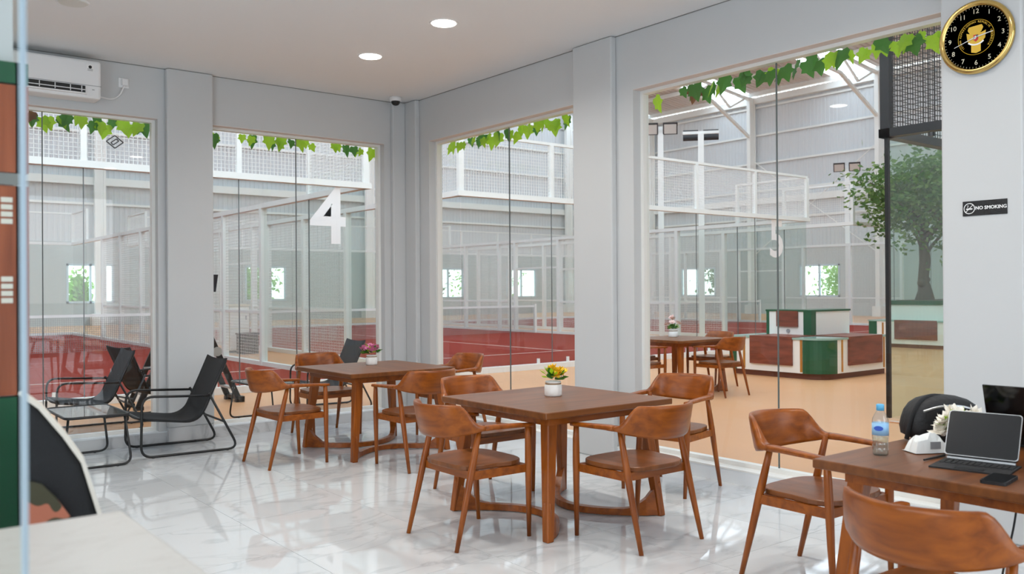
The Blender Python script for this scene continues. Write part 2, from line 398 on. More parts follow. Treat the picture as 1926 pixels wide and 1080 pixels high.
# right hall wall (faces -x) and far hall wall (faces -y), each with windows in the lower part
def hall_wall(name, axis, fix, a, b, wins, top):
    t = sroot(name); bx = lambda u0, u1, z0, z1, d0=0, d1=.2: MB().box(fix+d0, fix+d1, u0, u1, z0, z1) if axis == 'x' else MB().box(u0, u1, fix+d0, fix+d1, z0, z1)
    zz = (.95, 2.65); e = a
    bx(a, b, 0, zz[0]).build('wall_low', 'lower_wall', t); bx(a, b, zz[1], WL).build('wall_band', 'lower_wall', t)
    for (u0, u1) in sorted(wins): bx(e, u0, *zz).build('wall_pier', 'lower_wall', t); e = u1
    bx(e, b, *zz).build('wall_pier', 'lower_wall', t)
    corr(fix+.02, axis, a, b, WL, top).build('cladding', 'clad_grey', t)
    for z in LV: bx(a, b, z, z+.10, -.07, .0).build('girt', 'steel_white', t)
    bx(a, b, 6.05, 6.38, -.22, -.06).build('tie_beam', 'steel_white', t)
    return t
wr = hall_wall('wall_hall_right', 'x', HX1, -12, HY1, [(24.85, 27.2), (32.8, 35.4), (17.0, 19.5), (9, 11.5)], EAVE)
wfar = hall_wall('wall_hall_far', 'y', HY1, HX0, HX1, [(8.2, 10.1), (16.0, 18.1), (26.7, 28.8), (31.9, 34.2), (1., 3.)], 15.2)
k = 10
for fix, axis, wins in ((HX1, 'x', [(24.85, 27.2), (32.8, 35.4), (17.0, 19.5), (9, 11.5)]), (HY1, 'y', [(8.2, 10.1), (16.0, 18.1), (26.7, 28.8), (31.9, 34.2), (1., 3.)])):
    for (a, b) in wins:
        t = sroot('window_%d' % k); k += 1; f = .09
        bx = lambda u0, u1, z0, z1, d0=-.03, d1=.08: MB().box(fix+d0, fix+d1, u0, u1, z0, z1) if axis == 'x' else MB().box(u0, u1, fix+d0, fix+d1, z0, z1)
        for u0, u1, z0, z1 in ((a, b, .95, .95+f), (a, b, 2.65-f, 2.65), (a, a+f, .95, 2.65), (b-f, b, .95, 2.65), ((a+b)/2-f/2, (a+b)/2+f/2, .95, 2.65)):
            bx(u0, u1, z0, z1).build('window_frame', 'alu_blue', t)
        for u0, u1 in ((a+f, (a+b)/2-f/2), ((a+b)/2+f/2, b-f)): bx(u0, u1, .95+f, 2.65-f, .02, .025).build('pane', 'glass_court', t)
# plain hall walls outside the picture, added to shut out open-side daylight
struct(corr(HX0, 'x', YA+TG, HY1, 0, 14).build('wall_hall_left', 'clad_grey'))
struct(MB().box(HX0, RX0-.15, YA, YA+TG, 0, 14).build('wall_hall_near', 'clad_grey'))
struct(corr(HY0, 'y', XB+TG, HX1, 0, 15).build('wall_hall_front', 'clad_grey'))
# hall columns
def hcol(x, y, top, lab):
    t = thing('steel_column', lab, 'column', (x, y, 0), 0, 'white steel columns of the hall')
    MB().box(-.32, .32, -.22, .22, 0, .5).build('base_plate', 'steel_white', t)
    MB().box(-.17, .17, -.11, .11, .5, top).build('shaft', 'steel_white', t)
    MB().box(.17, .26, -.17, .17, .5, top).build('flange', 'steel_white', t)
CY = [15.0, 22.5, 30.0, 37.5]
LAB = ['white steel column by the wall behind the tree', 'white steel column on the right hall wall beside the tree crown', 'white steel column rising in the middle of the right-hand hall view', 'white steel column nearest the far corner on the right hall wall']
for y, lb in zip(CY, LAB): hcol(HX1-.4, y, EAVE, lb)
for x, lb in ((9.4, 'white steel column on the far wall beside the window with the round shrub'), (22.5, 'white steel column on the far hall wall behind the middle courts'), (36.5, 'white steel column on the far hall wall close to its right corner')): hcol(x, HY1-.4, roofz(x)-.3, lb)
# roof: corrugated bays with clear strips, purlins, trusses
rf = sroot('roof')
def roof_sheet(x0, x1, y0, y1):
    m = MB(); pr = []; u = y0; p = .3
    while u < y1-.01: pr += [(u, 0), (u+p*.55, 0), (u+p*.65, .05), (u+p*.9, .05)]; u += p
    pr.append((y1, 0)); vs = []
    for q, d in pr:
        for x in (x0, x1): vs.append((x, q, roofz(x)+.25+d))
    m.add(vs, [(2*i, 2*i+1, 2*i+3, 2*i+2) for i in range(len(pr)-1)]); return m
yb = [HY0]+[v for y in CY for v in (y+.15, y+2.6)]+[HY1]
yb = [HY0, 0.0, 3.2, 7.0, 10.6]+yb[1:]  # unseen clear strips added over the near hall for more daylight
for i in range(len(yb)-1):
    for (x0, x1) in ((16, HX1+.6), (HX0 if yb[i] > 7 else -2.75, 16)):
        if i % 2: MB().add([(x0, yb[i], roofz(x0)+.25), (x1, yb[i], roofz(x1)+.25), (x1, yb[i+1], roofz(x1)+.25), (x0, yb[i+1], roofz(x0)+.25)], [(0,1,2,3)]).build('skylight_strip', 'skylight', rf)
        else: roof_sheet(x0, x1, yb[i], yb[i+1]).build('roof_sheet', 'roof_sheet', rf)
x = HX1-.3
while x > 10:
    MB().box(x-.05, x+.05, HY0, HY1, roofz(x)+.02, roofz(x)+.22).build('purlin', 'steel_white', rf); x -= 2.6
MB().box(HX1-.25, HX1+.1, HY0, HY1, EAVE-.35, EAVE-.02).build('gutter', 'steel_white', rf)
for y, lb in zip(CY, ('white tubular roof truss over the tree', 'white roof truss meeting the column beside the tree', 'white roof truss at the middle of the right window', 'white roof truss near the far hall corner')):
    t = thing('roof_truss', lb, 'truss', (HX1-.5, y, EAVE), 0, 'white roof trusses')
    tz = lambda x: roofz(HX1-.5+x)-EAVE
    MB().bar((0, 0, -.1), (-24.5, 0, tz(-24.5)-.1), .14).build('top_chord', 'steel_white', t)
    MB().bar((0, 0, -2.2), (-3.2, 0, tz(-3.2)-1.0), .14).build('bottom_chord', 'steel_white', t)
    MB().bar((-3.2, 0, tz(-3.2)-1.0), (-24.5, 0, tz(-24.5)-1.1), .14).build('bottom_chord', 'steel_white', t)
    for i in range(16):
        xa = -.2-i*1.5; za = -.1 if i % 2 == 0 else -1.0
        xb = xa-1.5; zb = -1.0 if i % 2 == 0 else -.1
        MB().bar((xa, 0, tz(xa)+za), (xb, 0, tz(xb)+zb), .09).build('web_member', 'steel_white', t)
# thin cross braces on the right hall wall
for (y0, y1, z0, z1, lb) in ((22.70, 29.80, 3.2, 8.4, 'thin steel brace rod rising towards the far end of the right hall wall'), (29.80, 22.70, 3.2, 8.4, 'thin steel brace rod rising towards the tree on the right hall wall'), (22.30, 15.20, 3.2, 8.4, 'thin steel brace rod on the hall wall above the tree planter')):
    xr = HX1-.3-(.12 if y0 > 29 else 0); tag(MB().tube([(xr, y0, z0), (xr, y1, z1)], .025, 5).build('brace_rod', 'steel_white'), lb, 'brace')

# ================================================================ padel courts
CYN = 12.0
GH, MHT = 3.08, 4.07
def grid(m, p0, u, v, lu, lv, st=.055, th=.006):
    """wire grid spanned by unit vectors u, v from p0"""
    p0, u, v = Vector(p0), Vector(u), Vector(v); n_ = u.cross(v)
    i = 0
    while i*st <= lu: m.bar(p0+u*(i*st), p0+u*(i*st)+v*lv, th, th, n_, False); i += 1
    i = 0
    while i*st <= lv: m.bar(p0+v*(i*st), p0+v*(i*st)+u*lu, th, th, n_, False); i += 1
    return m
def pane(m, a, b, z0, z1): return m.add([(a[0], a[1], z0), (b[0], b[1], z0), (b[0], b[1], z1), (a[0], a[1], z1)], [(0,1,2,3)])
def court(x0, label, digit_x, digit, net_label, L=20., full=True, white='steel_white', gl='glass_court'):
    X, Y = 10., L
    t = thing('padel_court', label, 'padel court', (x0, CYN, 0), 0, 'white framed padel courts')
    fo = MB().box(0, X, 0, Y, 0, .012).build('court_floor', 'court_red', t)
    ln = lambda a, b, c, d: MB().box(a, b, c, d, .012, .015).build('court_line', 'court_line', fo)
    ln(0, X, 3.05, 3.1); ln(0, X, Y-3.1, Y-3.05); ln(X/2-.025, X/2+.025, 3.1, Y-3.1)
    for yy, sgn in ((0, 1), (Y, -1)):
        MB().box(-.08, X+.08, yy-.07, yy+.03, .0, .10).build('base_rail', white, t)
        MB().box(-.08, X+.08, yy-.06, yy+.06, GH-.09, GH).build('glass_beam', white, t)
        MB().box(-.03, X+.03, yy-.025, yy+.025, MHT-.05, MHT).build('top_rail', white, t)
        for i in range(6):
            x = X*i/5; wd = .05 if i in (0, 5) else .035
            MB().box(x-wd, x+wd, yy-.04, yy+.04, GH, MHT-.05).build('upper_post', white, t)
        for i in range(5):
            pane(MB(), (X*i/5+.01, yy), (X*(i+1)/5-.01, yy), .10, GH-.09).build('glass_panel', gl, t)
            if i: MB().box(X*i/5-.006, X*i/5+.006, yy-.006, yy+.006, .10, GH-.09).build('glass_joint', 'seam', t)
            for dx in (.35, 1.65):
                if yy == 0: MB().box(X*i/5+dx-.02, X*i/5+dx+.02, -.05, -.01, .10, .19).build('glass_clip', white, t)
        stuff(grid(MB(), (0, yy, GH), (1,0,0), (0,0,1), X, MHT-GH-.05).build('wire_mesh', white, t))
    for xx in (0, X):
        MB().box(xx-.06, xx+.06, 0, Y, GH-.09, GH).build('side_beam', white, t)
        MB().box(xx-.05, xx+.05, 0, Y, 0, .09).build('base_rail', white, t)
        MB().box(xx-.03, xx+.03, 0, 2, MHT-.05, MHT).build('top_rail', white, t)
        MB().box(xx-.03, xx+.03, Y-2, Y, MHT-.05, MHT).build('top_rail', white, t)
        for yy in (2, Y-2): MB().box(xx-.035, xx+.035, yy-.035, yy+.035, GH, MHT).build('upper_post', white, t)
        for yy in (0, Y-2):
            pane(MB(), (xx, yy+.01), (xx, yy+1.99), .1, GH-.09).build('glass_panel', gl, t)
            stuff(grid(MB(), (xx, yy, GH), (0,1,0), (0,0,1), 2, MHT-GH).build('wire_mesh', white, t))
        MB().box(xx-.008, xx+.008, 1.992, 2.008, .1, GH).build('glass_joint', 'seam', t)
        for yy in (4, 6, 8, 8.9, 11.1, 12, 14, 16):
            MB().box(xx-.06, xx+.06, yy-.05, yy+.05, 0, GH-.09).build('side_post', white, t)
        MB().box(xx-.02, xx+.02, 4, 8.9, 1.0, 1.05).build('mid_rail', white, t); MB().box(xx-.02, xx+.02, 11.1, 16, 1.0, 1.05).build('mid_rail', white, t)
        MB().box(xx-.02, xx+.02, 8.9, 11.1, 2.1, 2.15).build('gate_rail', white, t)
        pane(MB(), (xx, 2.01), (xx, 3.96), .1, GH-.09).build('glass_panel', gl, t)
        stuff(grid(grid(MB(), (xx, 4, .1), (0,1,0), (0,0,1), 4.9, GH-.2, .06), (xx, 11.1, .1), (0,1,0), (0,0,1), 4.9, GH-.2, .06).build('wire_mesh', white, t))
    if digit:
        o = put('court_number', text_mesh(digit, 1.18, 'white_ink', .002, bold=.02), t, (digit_x, -.012, 2.5), ROT_NEGY)
    n = thing('padel_net', net_label, 'net', (x0, CYN+L/2, 0), 0, 'padel nets')
    stuff(grid(MB(), (.1, 0, .06), (1,0,0), (0,0,1), X-.2, .80, .045, .006).build('net_mesh', 'grey_plastic', n))
    MB().box(.1, X-.1, -.012, .012, .85, .91).build('net_band', 'white_ink', n)
    for xx in (.08, X-.08): MB().box(xx-.04, xx+.04, -.04, .04, .012, .95).build('net_post', white, n)
court(-3.4, 'white framed glass padel court with number 4 behind the lounge chairs', 9.37, '4', 'low white-banded net of the court with number 4')
court(8.38, 'white framed glass padel court with number 5 in the middle', 8.8, '5', 'low net across the red court with number 5')
court(20.4, 'white framed padel court farthest right, partly behind the tree', 0, None, 'low net on the court farthest right')

# outlined diamond emblem wired to the mesh of the near court
c4 = [o for o in C.objects if o.name == 'padel_court'][0]; pl_ = aty(214, 268, CYN)
for q0, q1 in (((-.15, 0), (0, .12)), ((0, .12), (.15, 0)), ((.15, 0), (0, -.12)), ((0, -.12), (-.15, 0)), ((-.07, -.02), (.03, .06)), ((.07, .02), (-.03, -.06)), ((-.03, -.06), (-.07, -.02)), ((.03, .06), (.07, .02))):
    MB().bar((pl_.x+3.4+q0[0]*.68, -.05, pl_.z+q0[1]*.68), (pl_.x+3.4+q1[0]*.68, -.05, pl_.z+q1[1]*.68), .013, .01, (0, 1, 0)).build('mesh_emblem', 'black_metal', c4)
# storage between the courts
t = thing('storage_cabinet', 'cream storage cabinet in the aisle beside the court with number 4', 'cabinet', (7.62, 20.1, 0))
MB().box(-.24, .24, -.22, .22, .05, 1.08).build('body', 'steel_cream', t, bevel=.01); MB().box(-.26, .26, -.24, .24, 1.08, 1.12).build('top', 'steel_cream', t); MB().box(-.22, .22, -.2, .2, 0, .05).build('base', 'black_metal', t)
for z0, z1 in ((.08, .55), (.57, 1.05)):
    d_ = MB().box(-.22, .22, -.235, -.22, z0, z1).build('door', 'panel_cream', t); MB().box(.14, .17, -.25, -.235, (z0+z1)/2-.05, (z0+z1)/2+.05).build('handle', 'grey_plastic', d_)
t = thing('black_crate', 'black crate standing before the cream cabinet in the aisle', 'crate', (7.62, 19.4, 0))
MB().box(-.2, .2, -.16, .16, 0, .44).build('body', 'black_soft', t, bevel=.01); MB().box(-.215, .215, -.175, .175, .44, .48).build('lid', 'black_metal', t)
for s in (-1, 1): MB().box(s*.2-.012, s*.2+.012, -.05, .05, .3, .33).build('handle', 'grey_plastic', t)
# black framed court at the right
def black_court():
    x0, y1 = 8.8, 4.78
    t = thing('black_padel_court', 'black framed padel court with green tinted glass beside the right pillar', 'padel court', (x0, y1, 0))
    fo = MB().box(0, 10, -14, 0, 0, .012).build('court_floor', 'hall_floor', t)
    MB().box(0, .05, -14, -.0, .012, .016).build('court_line', 'court_line', fo); MB().box(0, 10, -3.1, -3.05, .012, .016).build('court_line', 'court_line', fo)
    MB().box(-.06, .06, -14, .06, GH-.09, GH).build('side_beam', 'black_metal', t)
    MB().box(-.06, 10, -.06, .06, GH-.09, GH).build('end_beam', 'black_metal', t)
    for y in (0, -2, -4, -6): MB().box(-.05, .05, y-.05, y+.05, GH, MHT+.4).build('upper_post', 'black_metal', t)
    for x in (2, 4, 6, 8, 10): MB().box(x-.05, x+.05, -.05, .05, GH, MHT+.4).build('upper_post', 'black_metal', t)
    MB().box(-.03, .03, -14, 0, MHT+.35, MHT+.4).build('top_rail', 'black_metal', t); MB().box(0, 10, -.03, .03, MHT+.35, MHT+.4).build('top_rail', 'black_metal', t)
    MB().bar((0, -2, MHT+.2), (0, -.05, GH+1.0), .05).build('brace', 'black_metal', t)
    MB().box(-.02, .02, -.02, .02, .05, GH-.09).build('corner_joint', 'black_metal', t)
    for i in range(4): pane(MB(), (0, -2*i-.03), (0, -2*i-1.97), .05, GH-.09).build('glass_panel', 'glass_green', t)
    for i in range(5): pane(MB(), (2*i+.03, 0), (2*i+1.97, 0), .05, GH-.09).build('glass_panel', 'glass_green', t)
    for i in range(1, 4): MB().box(-.006, .006, -2*i-.006, -2*i+.006, .05, GH-.09).build('glass_joint', 'seam', t)
    for i in range(1, 5): MB().box(2*i-.006, 2*i+.006, -.006, .006, .05, GH-.09).build('glass_joint', 'seam', t)
    stuff(grid(MB(), (0, -6, GH), (0,1,0), (0,0,1), 6, MHT+.35-GH, .055, .006).build('wire_mesh', 'black_metal', t))
    stuff(grid(MB(), (0, 0, GH), (1,0,0), (0,0,1), 10, MHT+.35-GH, .055, .006).build('wire_mesh', 'black_metal', t))
    for y in (-.5, -1.2): MB().lathe([(.03, -.02), (.03, .02)], 8, (-.06, y, GH-.13)).build('bolt', 'black_metal', t)
black_court()

# floodlight masts
def flood(x, y, top, lab, rz):
    t = thing('floodlight_mast', lab, 'floodlight', (x, y, 0), rz, 'floodlight masts beside the courts')
    MB().box(-.08, .08, -.08, .08, 0, top).build('mast', 'steel_white', t)
    MB().box(-.5, .5, -.05, .05, top, top+.08).build('crossarm', 'steel_white', t)
    for s in (-1, 1):
        h_ = MB(); c = Vector((s*.28, -.12, top+.02)); ax = Vector((1, 0, 0)); dn = Vector((0, -.80, -.6)).normalized(); u_ = ax.cross(dn)
        pts = [c+ax*i*.21+u_*j*.18 for i, j in ((-1,-1),(1,-1),(1,1),(-1,1))]
        o = h_.extr(pts, dn*.07).build('lamp_housing', 'black_metal', t)
        q = [p*1 for p in pts]; cc = sum(q, Vector())/4
        MB().extr([cc+(p-cc)*.84+dn*.071 for p in q], dn*.004).build('lens', 'lamp_lens', o)
flood(19.4, 17.5, 6.1, 'floodlight mast with two square lamps near the big right window frame', R(-48))
flood(19.4, 16.0, 5.75, 'floodlight mast with flat lamps seen edge-on behind the white mesh cage', R(130))
flood(31.4, 18.7, 6.1, 'floodlight mast with two square lamps left of the tree crown', R(-60))

# ================================================================ counters and tree in the hall
def tier_face(par, axis, fix, out, u0, u1, z0, z1, woods, golds, greens=()):
    """inset panels on a face; out = -1 means it looks to the negative axis"""
    def pl(a, b, c, d, th, m, nm):
        lo, hi = (fix-th, fix) if out < 0 else (fix, fix+th)
        (MB().box(lo, hi, a, b, c, d) if axis == 'x' else MB().box(a, b, lo, hi, c, d)).build(nm, m, par)
    for a, b, c, d in woods: pl(a, b, c, d, .035, 'panel_wood', 'wood_panel')
    for g in golds: pl(g-.02, g+.02, z0+.02, z1-.03, .008, 'gold', 'gold_strip')
    for a, b in greens: pl(a, b, z0, z1, .012, 'green_panel', 'green_panel')
def l_counter(name, lab, ox, oy, ly, lx):
    """L counter, outer corner at (ox, oy), running +y for ly and +x for lx"""
    t = thing(name, lab, 'counter', (ox, oy, 0)); D = .95; r = .34; zt = .64
    pts = lambda g: arc(r+0, r+0, r-g, 180, 270, 8)+[(lx-g, g), (lx-g, D), (D, D), (D, ly-g), (g, ly-g)]
    MB().prism(pts(.05), 0, .09).build('base', 'plinth_brown', t)
    MB().prism(pts(0), .09, zt-.03).build('body', 'panel_cream', t)
    MB().prism(arc(r, r, r+.006, 176, 274, 10)+[(r, r)], .09, zt-.03).build('corner_panel', 'green_panel', t)
    MB().prism(pts(-.02), zt-.03, zt).build('top', 'counter_glass_top', t)
    tier_face(t, 'x', 0, -1, 0, ly, .09, zt, [(.54, 1.33, .2, zt+.012)], [.39, 1.46], [(ly-.14, ly)])
    tier_face(t, 'y', 0, -1, 0, lx, .09, zt, [(.66, lx-.26, .2, zt+.012)], [.5, lx-.16], [(lx-.08, lx)])
    MB().box(.66, lx-.26, 0, .62, zt, zt+.012).build('wood_top', 'panel_wood', t); MB().box(0, .62, .54, 1.33, zt, zt+.012).build('wood_top', 'panel_wood', t)
    # upper tier
    a = .62; zu = 1.06
    MB().box(a, lx-.14, a, a+.4, zt, zu-.03).build('upper_body', 'panel_cream', t); MB().box(a, a+.4, a+.4, 1.46, zt, zu-.03).build('upper_body', 'panel_cream', t)
    MB().box(a-.015, lx-.125, a-.015, a+.4, zu-.03, zu).build('upper_top', 'green_panel', t); MB().box(a-.015, a+.4, a+.4, 1.475, zu-.03, zu).build('upper_top', 'green_panel', t)
    MB().box(a-.012, a+.13, a-.012, a+.13, zt, zu-.03).build('upper_corner', 'green_panel', t)
    tier_face(t, 'x', a, -1, 0, 0, zt, zu, [(a+.23, a+.63, zt+.14, zu-.02)], [], [(1.41, 1.46)])
    MB().lathe([(.035, 0), (.035, .01)], 10).build('socket', 'grey_plastic', t, loc=(a-.002, a+.42, zt+.07)).rotation_euler = (0, -PI/2, 0)
    return t
l_counter('tiered_counter', 'white, green and wood two-tier counter with rounded corner in the hall', 11.95, 7.52, 1.75, 1.9)
t = thing('planter_counter', 'white, green and wood counter holding the tree, seen through green glass', 'counter', (19.9, 7.9, 0))
MB().box(.05, 3.45, .05, 3.35, 0, .09).build('base', 'plinth_brown', t)
MB().box(0, 3.5, 0, 3.4, .09, .61).build('body', 'panel_cream', t)
MB().box(-.02, 3.52, -.02, 3.42, .61, .64).build('top', 'counter_glass_top', t)
tier_face(t, 'x', 0, -1, 0, 3.4, .09, .61, [(1.75, 2.75, .2, .65)], [1.5, 3.05], [(.9, 1.3), (3.2, 3.4)])
tier_face(t, 'y', 0, -1, 0, 3.5, .09, .61, [(.7, 2.6, .2, .65)], [.5, 2.9], [(0, .25), (3.2, 3.5)])
MB().box(.45, 3.0, .5, 3.1, .64, 1.0).build('upper_body', 'panel_cream', t)
MB().box(.41, 3.04, .46, 3.14, 1.0, 1.1).build('upper_rim', 'green_panel', t)
MB().box(.55, 2.9, .6, 3.0, 1.06, 1.11).build('soil', 'bark', t)

def tree(loc, lab):
    t = thing('indoor_tree', lab, 'tree', loc); rnd = random.Random(3)
    tr = MB(); tr.tube([(0,0,-.1), (.02,0,.25), (-.03,.02,.5), (.03,0,.95), (0,.03,1.5)], [.26, .16, .12, .13, .10], 9)
    tr.ball((-.16, 0, .42), .1, 7, 5); tr.ball((.15, .03, .5), .09, 7, 5)
    tips = []
    for i in range(13):
        a = 2*PI*i/13+rnd.uniform(-.2, .2); ln_ = rnd.uniform(1.0, 1.9); h_ = rnd.uniform(.1, 1.9)
        b = Vector((0, .03, rnd.uniform(1.0, 1.6))); e = Vector((math.cos(a)*ln_, math.sin(a)*ln_*(.5 if math.sin(a) > 0 else 1), 1.15+h_)); mid = b*.5+e*.5+Vector((0, 0, .35))
        tr.tube([b, b*.75+mid*.25+Vector((0,0,.05)), mid, e], [.05, .04, .028, .012], 6); tips += [(e, .75), (mid*.4+e*.6, .6)]
        for q in range(2):
            e2 = mid+Vector((rnd.uniform(-.9, .9), rnd.uniform(-.9, .4), rnd.uniform(.1, .8))); tr.tube([mid, e2], [.022, .008], 5); tips.append((e2, .6))
    tr.build('trunk', 'bark', t, True)
    tips.append((Vector((0, 0, 3.1)), .7)); tips.append((Vector((.4, .3, 2.8)), .8)); tips.append((Vector((-.5, 0, 2.7)), .8))
    for nm, mt, cnt in (('foliage', 'leaf_tree', 95), ('foliage', 'leaf_tree_b', 45)):
        m = MB()
        for c, r_ in tips:
            for q in range(cnt):
                d = Vector((rnd.gauss(0, 1), rnd.gauss(0, 1), rnd.gauss(0, .75)))*r_*.5; p = c+d; p.y = min(p.y, 1.42)
                a = Vector((rnd.gauss(0,1), rnd.gauss(0,1), rnd.gauss(0,.4)-.3)).normalized()*rnd.uniform(.11, .19); b = a.cross(Vector((rnd.gauss(0,1), rnd.gauss(0,1), rnd.gauss(0,1)))).normalized()*.042
                m.add([p-a*.5, p+b, p+a*.5, p-b], [(0,1,2,3)])
        stuff(m.build(nm, mt, t))
tree((20.9, 10.43, 1.1), 'leafy green tree standing in the hall planter')
# shrubs outside the hall windows
def shrub(loc, r_, h_, lab, m1='hedge', seed=1):
    t = thing('shrub', lab, 'shrub', loc, 0, 'shrubs outside the hall windows'); rnd = random.Random(seed)
    MB().tube([(0,0,0), (.05,0,h_*.5), (0,.05,h_*.85)], [.09, .06, .02], 6).build('stem', 'bark', t)
    m = MB()
    for q in range(2200):
        p = Vector((rnd.gauss(0, .42)*r_, rnd.gauss(0, .42)*r_, h_*.55+rnd.gauss(0, .24)*h_))
        a = Vector((rnd.gauss(0,1), rnd.gauss(0,1), rnd.gauss(0,1))).normalized()*.15; b = a.cross(Vector((rnd.gauss(0,1), rnd.gauss(0,1), rnd.gauss(0,1)))).normalized()*.07
        m.add([p-a, p+b, p+a, p-b], [(0,1,2,3)])
    stuff(m.build('foliage', m1, t))
for i, (x, y, r_, h_, lab, m_) in enumerate(((9.1, 42.9, .5, 2.0, 'small round bright shrub in the far left window', 'hedge_light'), (17.2, 44.2, 1.6, 3.2, 'light green bush outside the window behind court 4', 'hedge_light'),
        (27.6, 44.2, 1.6, 3.4, 'green bush outside the far window left of the middle court', 'hedge'), (33, 44.6, 1.8, 3.4, 'bright green bush outside the far window behind the middle court', 'hedge_light'),
        (44.2, 34.2, 1.6, 3.6, 'dark green bush outside the right hall wall behind number 5', 'hedge'), (44.4, 26.3, 1.7, 3.4, 'light green bush outside the window left of the tree', 'hedge_light'), (44.6, 18.3, 1.8, 3.6, 'green bush outside the window behind the tree', 'hedge'))):
    shrub((x, y, -.1), r_, h_, lab, m_, i)

# ================================================================ furniture
def chair_proto():
    t = thing('dining_chair', '', 'chair')
    W, YC, RB, YF = .262, -.055, .235, .235
    def plan(s):        # s in [0, 1.6]: 0 = middle of the back, 1 = start of the straight arm
        if s <= 1:
            a = s*PI/2; return Vector((W*math.sin(a), YC-RB*math.cos(a), 0)), Vector((math.sin(a)*RB, -math.cos(a)*W, 0)).normalized()
        return Vector((W+(s-1)*.01, YC+(s-1)/.6*(YF-YC), 0)), Vector((1, 0, 0))
    def sect(s):        # z bottom, z top, thickness
        k = min(1, max(0, (s-.52)/.33)); k = k*k*(3-2*k)
        zt = .79*(1-k)+.672*k-.012*max(0, s-1)/.6; zb = .597*(1-min(1, s/.85)**2)+.640*min(1, s/.85)**2
        th = .026*(1-k)+.050*k
        if s > 1: th = .050-.008*(s-1)/.6; zt = .672-.016*(s-1)/.6; zb = .642-.008*(s-1)/.6
        return zb, zt, th
    def sweep(ss):
        m = MB(); vs = []; fs = []; K = 10
        for s in ss:
            sg = 1 if s >= 0 else -1; p, nrm = plan(abs(s)); zb, zt, th = sect(abs(s)); lean = .30*max(0, 1-abs(s)/1.0)
            ring = []
            hz = (zt-zb)/2; zc = (zt+zb)/2
            for q in range(K):
                a = 2*PI*q/K; cx = math.copysign(abs(math.cos(a))**.55, math.cos(a)); cz = math.copysign(abs(math.sin(a))**.45, math.sin(a))
                z = zc+cz*hz; off = cx*th/2+lean*(z-.63)
                ring.append(((p.x+nrm.x*off)*sg, p.y+nrm.y*off, z))
            vs += ring
        n = len(ss)
        for i in range(n-1):
            for q in range(K): fs.append((i*K+q, i*K+(q+1) % K, (i+1)*K+(q+1) % K, (i+1)*K+q))
        fs += [tuple(reversed(range(K))), tuple(range((n-1)*K, n*K))]
        return m.add(vs, fs)
    lin_ = lambda a, b, n: [a+(b-a)*i/(n-1) for i in range(n)]
    sweep(lin_(-.9, .9, 37)).build('backrest', 'teak', t, True)
    sweep(lin_(.88, 1.62, 14)).build('arm', 'teak', t, True); sweep(lin_(-1.62, -.88, 14)).build('arm', 'teak', t, True)
    # seat
    out = []
    for i in range(32):
        a = 2*PI*i/32; c, s_ = math.cos(a), math.sin(a); e = .55
        wx = .252 if s_ > 0 else .235
        out.append((math.copysign(abs(c)**e, c)*wx, .015+math.copysign(abs(s_)**e, s_)*.225))
    m = MB(); n = len(out); vs = [(x*.985, y*.985, .420) for x, y in out]+[(x, y, .426) for x, y in out]+[(x, y, .444) for x, y in out]+[(x*.985, y*.985, .447) for x, y in out]+[(x*.55, y*.55, .442) for x, y in out]
    fs = [tuple(reversed(range(n)))]+[tuple(range(4*n, 5*n))]
    for k_ in range(4): fs += [(k_*n+i, k_*n+(i+1) % n, (k_+1)*n+(i+1) % n, (k_+1)*n+i) for i in range(n)]
    m.add(vs, fs); m.build('seat', 'teak_seat', t)
    for sx in (-1, 1):
        MB().tube([(sx*.247, .235, 0), (sx*.256, .226, .25), (sx*.260, .222, .42), (sx*.264, .218, .56), (sx*.266, .212, .655)], [.0125, .0175, .021, .019, .015], 10).build('leg', 'teak_z', t, True)
        MB().tube([(sx*.247, -.272, 0), (sx*.243, -.215, .22), (sx*.240, -.165, .42), (sx*.238, -.132, .55), (sx*.236, -.105, .655)], [.0125, .0175, .021, .018, .015], 10).build('leg', 'teak_z', t, True)
        MB().bar((sx*.248, .215, .397), (sx*.238, -.165, .397), .022, .045).build('seat_rail', 'teak', t)
    MB().bar((-.25, .212, .397), (.25, .212, .397), .022, .042).build('seat_rail', 'teak', t); MB().bar((-.235, -.155, .397), (.235, -.155, .397), .022, .045).build('seat_rail', 'teak', t)
    return t
CH = chair_proto(); first = [True]
def chair(x, y, deg, lab, grp):
    o = CH if first[0] else copy_tree(CH); first[0] = False
    o.location = (x, y, 0); o.rotation_euler = (0, 0, R(deg)); tag(o, lab, 'chair', grp); return o
# deg: 0 faces +y, -90 faces +x, 90 faces -x, 180 faces -y
g = 'wooden armchairs around the middle table'
chair(2.965, 4.16, -90, 'wooden armchair at the front left of the middle table with yellow flowers', g)
chair(3.67, 3.515, 0, 'wooden armchair at the front right of the middle table, back to the viewer', g)
chair(4.76, 4.22, 101, 'wooden armchair behind the right corner of the middle table, against the big window', g)
chair(3.69, 5.0, 180, 'wooden armchair at the back left of the middle table, half hidden by its top', g)
g = 'wooden armchairs around the left table'
chair(3.045, 6.9, -88, 'leftmost wooden armchair, at the left end of the table with pink flowers', g)
chair(3.82, 6.1, 0, 'wooden armchair at the near right side of the table with pink flowers', g)
chair(3.95, 8.0, 180, 'wooden armchair behind the table with pink flowers, nearest the ladder', g)
chair(4.83, 7.1, 90, 'wooden armchair at the far right end of the table with pink flowers, by the corner', g)
g = 'wooden armchairs at the work table'
chair(3.82, 2.44, 180, 'wooden armchair at the left end of the work table with the laptop', g)
chair(2.79, 1.325, -90, 'wooden armchair closest to the viewer, in the bottom right corner', g)
g = 'wooden armchairs at the table out in the hall'
chair(9.42, 7.46, 0, 'wooden armchair out in the hall beside the tiered counter', g)
chair(8.55, 8.12, -90, 'wooden armchair out in the hall, cut off by the window frame', g)
chair(9.35, 8.95, 180, 'wooden armchair at the back of the hall table', g)
